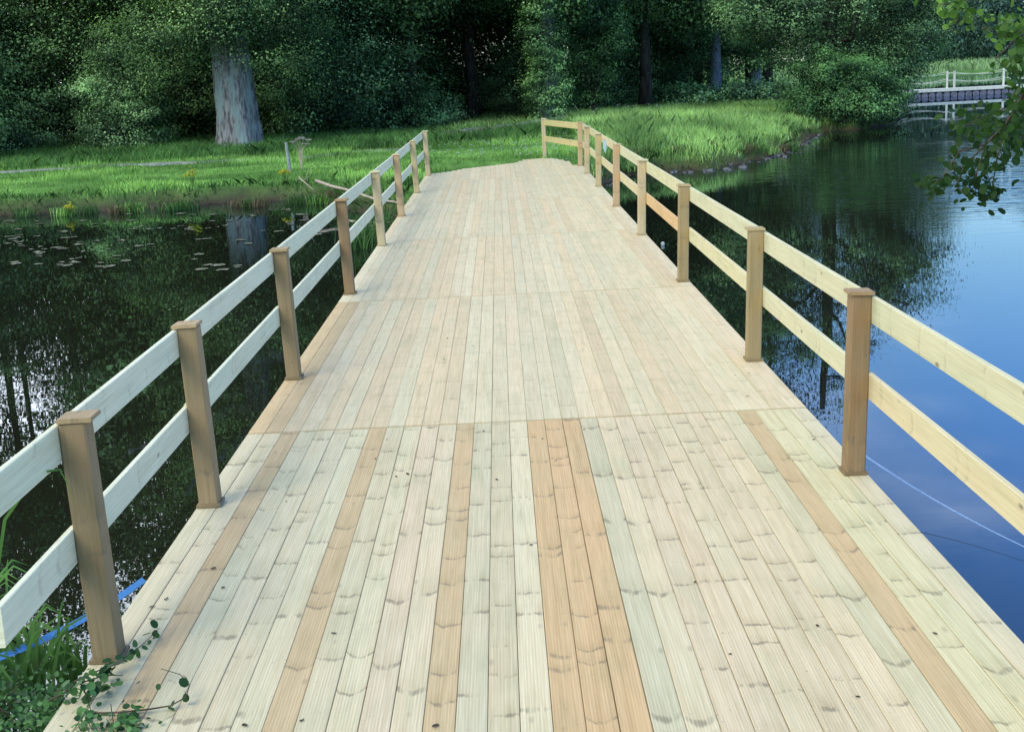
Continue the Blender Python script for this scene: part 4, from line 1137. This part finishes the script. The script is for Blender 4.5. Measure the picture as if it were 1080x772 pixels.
# ------------------------------------------------------------------ near left bank plants
def blades(name, pts, label, cat, mat, rs, wd=0.016):
    V = []; F = []; T = []
    for (path, w0) in pts:
        n = len(path)
        for i, p in enumerate(path):
            p = np.array(p); t = np.array(path[min(i+1, n-1)])-np.array(path[max(i-1, 0)]); t /= np.linalg.norm(t)
            sd = np.cross(t, [0.2, -1, 0.3]); sd /= np.linalg.norm(sd); ww = w0*(1-(i/(n-1))**2*0.95)
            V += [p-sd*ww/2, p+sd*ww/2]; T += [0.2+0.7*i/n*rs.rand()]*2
        b = len(V)-2*n
        for i in range(n-1): F.append([b+2*i, b+2*i+1, b+2*i+3, b+2*i+2])
    return tag(link(name, mesh(name, np.array(V), np.array(F, dtype=np.int32), mat, leaf=T)), label, cat)
rs = np.random.RandomState(17)
for c, (bx_, by_, n, hh_, lab) in enumerate(((30, 742, 46, 0.40, 'clump of long green iris leaves below the nearest left post'), (66, 722, 22, 0.24, 'shorter clump of arching green leaves at the foot of the nearest left post'), (-18, 700, 30, 0.50, 'tall arching reed clump cut by the left edge of the picture'))):
    b0 = at(bx_, by_, -0.30); ps = []
    for k in range(n):
        a = rs.uniform(-2.6, -0.2) if False else rs.uniform(0, 2*PI); L = hh_*(0.5+0.6*rs.rand()); b1 = b0+rs.randn(3)*np.array([0.06, 0.08, 0.0])
        dv = np.array([math.cos(a), math.sin(a)*0.6, 0])*L*(0.25+0.5*rs.rand())
        ps.append(([b1, b1+dv*0.2+np.array([0, 0, L*0.45]), b1+dv*0.55+np.array([0, 0, L*0.8]), b1+dv*0.9+np.array([0, 0, L*0.92]), b1+dv*1.25+np.array([0, 0, L*0.8])], 0.010+0.012*rs.rand()))
    blades('reed_clump', ps, lab, 'reeds', M_REED, rs)
# one blade arching up beside the post
pp = [atd(-8, 640, 4.5), atd(5, 548, 4.5), atd(30, 512, 4.5), atd(50, 497, 4.5), atd(63, 495, 4.5), atd(70, 508, 4.5), atd(78, 530, 4.5)]
blades('grass_arch', [(pp, 0.012)], 'single arching reed blade crossing the lower left rail', 'reed', M_REED, rs)
# brambles / nettles hugging the deck corner
def bramble(name, label, seeds, mat, size, cat='bramble'):
    rs = np.random.RandomState(seeds[0]); st = []; LPn = []
    for (path, nl, sp) in seeds[1]:
        pts = [np.array(q) for q in path]
        st.append(tube(pts, list(np.linspace(0.004, 0.0012, len(pts))), 5))
        for k in range(nl):
            t = rs.rand()*(len(pts)-1); i = int(t); f = t-i; LPn.append(pts[i]*(1-f)+pts[min(i+1, len(pts)-1)]*f+rs.randn(3)*sp)
    r = empty(name, (0, 0, 0)); 
    b = np.array(seeds[1][0][0][0]); r.location = tuple(b)
    tag(r, label, cat)
    V, F = join(st); me = mesh('stem', np.array(V)-b, F, M_TWIG, smooth=True); link('stem', me, r)
    alder_leaves(np.array(LPn)-b, size, mat, 'foliage', r, seeds[0]+1, up=0.9)
    return r
def q(px, py, z): return at(px, py, z)
bramble('bramble_shoot', 'leafy shoot creeping over the deck from the nearest left post', (70, [([q(60, 730, -0.02), q(90, 712, 0.04), q(118, 702, 0.06), q(136, 690, 0.05), q(150, 680, 0.04), q(168, 662, 0.03)], 46, 0.012)]), M_NETTLE, 0.034)
bramble('bramble_shoot', 'shoot with round dark leaves hanging over the deck corner', (72, [([q(50, 740, 0.0), q(85, 720, 0.10), q(110, 712, 0.08), q(130, 712, 0.05)], 26, 0.02), ([q(85, 720, 0.1), q(92, 735, 0.05), q(96, 750, 0.02)], 14, 0.02)]), M_NETTLE, 0.048)
bramble('bramble_shoot', 'trailing shoot lying across the bottom left planks', (74, [([q(95, 752, 0.01), q(125, 751, 0.015), q(155, 748, 0.015), q(180, 744, 0.02), q(196, 735, 0.05), q(200, 722, 0.06), q(190, 711, 0.04), q(170, 705, 0.02)], 10, 0.006), ([q(125, 751, 0.015), q(135, 762, 0.01), q(150, 770, 0.01)], 22, 0.014)]), M_NETTLE, 0.034)
for i, (px, py, n, sp, z, lab) in enumerate(((20, 750, 800, (0.13, 0.10, 0.05), -0.16, 'mat of small nettle leaves in the bottom left corner'), (75, 758, 700, (0.11, 0.07, 0.05), -0.08, 'low nettles pressed against the deck corner'), (115, 768, 200, (0.07, 0.05, 0.03), 0.0, 'grey-green weed spilling over the deck edge at the bottom left'), (-40, 735, 300, (0.12, 0.12, 0.06), -0.12, 'nettle patch at the left frame edge'))):
    b = at(px, py, z); rs = np.random.RandomState(200+i)
    r = empty('nettle_patch', tuple(b)); tag(r, lab, 'nettles')
    P = rs.randn(n, 3)*np.array(sp)
    alder_leaves(P, 0.024, M_NETTLE, 'foliage', r, 210+i, up=1.0)
    ps = []
    for k in range(26):
        a = rs.randn(3)*np.array(sp); a[2] = -0.16; e = rs.randn(3)*np.array(sp); ps.append(tube([a, (a+e)/2, e], [0.003, 0.0025, 0.0015], 4))
    V, F = join(ps); link('stem', mesh('stem', np.array(V), F, M_TWIG), r)

# ------------------------------------------------------------------ light
SUN_AZ, SUN_EL = math.radians(-145), math.radians(48)   # azimuth from +Y towards +X
world = bpy.data.worlds.new('World'); bpy.context.scene.world = world; world.use_nodes = True
nt = world.node_tree; nt.nodes.clear()
out = nt.nodes.new('ShaderNodeOutputWorld'); bg = nt.nodes.new('ShaderNodeBackground')
sky = nt.nodes.new('ShaderNodeTexSky'); sky.sky_type = 'NISHITA'; sky.sun_disc = False
sky.sun_elevation = SUN_EL; sky.sun_rotation = SUN_AZ; sky.air_density = 1.3; sky.dust_density = 0.6; sky.ozone_density = 2.5
geo = nt.nodes.new('ShaderNodeTexCoord')
def wn(ty, **kw):
    n = nt.nodes.new(ty)
    for k, v in kw.items(): setattr(n, k, v)
    return n
dot = wn('ShaderNodeVectorMath', operation='DOT_PRODUCT'); nt.links.new(geo.outputs['Generated'], dot.inputs[0])
dot.inputs[1].default_value = (math.sin(-0.62)*math.cos(0.25), math.cos(-0.62)*math.cos(0.25), math.sin(0.25))
gl = wn('ShaderNodeMapRange', interpolation_type='SMOOTHSTEP'); nt.links.new(dot.outputs['Value'], gl.inputs[0])
for i, v in enumerate((0.80, 0.96, 0.0, 1.0)): gl.inputs[i+1].default_value = v
mp = wn('ShaderNodeMapping'); nt.links.new(geo.outputs['Generated'], mp.inputs[0]); mp.inputs[3].default_value = (1, 1, 3.0)
nz = wn('ShaderNodeTexNoise'); nt.links.new(mp.outputs[0], nz.inputs['Vector']); nz.inputs['Scale'].default_value = 2.2; nz.inputs['Detail'].default_value = 6
cr = wn('ShaderNodeMapRange', interpolation_type='SMOOTHSTEP'); nt.links.new(nz.outputs[0], cr.inputs[0])
for i, v in enumerate((0.52, 0.78, 0.0, 0.35)): cr.inputs[i+1].default_value = v
mxa = wn('ShaderNodeMath', operation='MAXIMUM'); nt.links.new(gl.outputs[0], mxa.inputs[0]); nt.links.new(cr.outputs[0], mxa.inputs[1])
mix = wn('ShaderNodeMix', data_type='RGBA'); nt.links.new(mxa.outputs[0], mix.inputs[0]); gn = wn('ShaderNodeMix', data_type='RGBA', blend_type='MULTIPLY'); gn.inputs[0].default_value = 1.0; nt.links.new(sky.outputs[0], gn.inputs[6]); gn.inputs[7].default_value = (1.0, 1.28, 1.48, 1); sx = wn('ShaderNodeSeparateXYZ'); nt.links.new(geo.outputs['Generated'], sx.inputs[0])
er = wn('ShaderNodeMapRange', interpolation_type='SMOOTHSTEP'); nt.links.new(sx.outputs[0], er.inputs[0])
for i, v in enumerate((0.0, 0.5, 0.0, 1.0)): er.inputs[i+1].default_value = v
ez = wn('ShaderNodeMapRange', interpolation_type='SMOOTHSTEP'); nt.links.new(sx.outputs[2], ez.inputs[0])
for i, v in enumerate((0.10, 0.32, 0.0, 1.0)): ez.inputs[i+1].default_value = v
em = wn('ShaderNodeMath', operation='MULTIPLY'); nt.links.new(er.outputs[0], em.inputs[0]); nt.links.new(ez.outputs[0], em.inputs[1])
g2 = wn('ShaderNodeMix', data_type='RGBA', blend_type='MULTIPLY'); nt.links.new(em.outputs[0], g2.inputs[0]); nt.links.new(gn.outputs[2], g2.inputs[6]); g2.inputs[7].default_value = (0.97, 1.38, 1.95, 1)
nt.links.new(g2.outputs[2], mix.inputs[6])
mix.inputs[7].default_value = (27, 27, 28, 1)
nt.links.new(mix.outputs[2], bg.inputs[0]); bg.inputs[1].default_value = 0.15
nt.links.new(bg.outputs[0], out.inputs[0])
sl = bpy.data.lights.new('sun', 'SUN'); sl.energy = 2.85; sl.angle = math.radians(35); sl.color = (1.0, 0.93, 0.74)
so = bpy.data.objects.new('sun', sl); C.objects.link(so)
dv = Vector((math.sin(SUN_AZ)*math.cos(SUN_EL), math.cos(SUN_AZ)*math.cos(SUN_EL), math.sin(SUN_EL)))
so.rotation_euler = dv.to_track_quat('Z', 'Y').to_euler(); so.location = (-20, 10, 30)

sc = bpy.context.scene
sc.view_settings.view_transform = 'Standard'; sc.view_settings.look = 'None'; sc.view_settings.exposure = 0
sc.cycles.max_bounces = 6; sc.cycles.diffuse_bounces = 3; sc.cycles.glossy_bounces = 3; sc.cycles.transmission_bounces = 3
sc.cycles.use_denoising = True
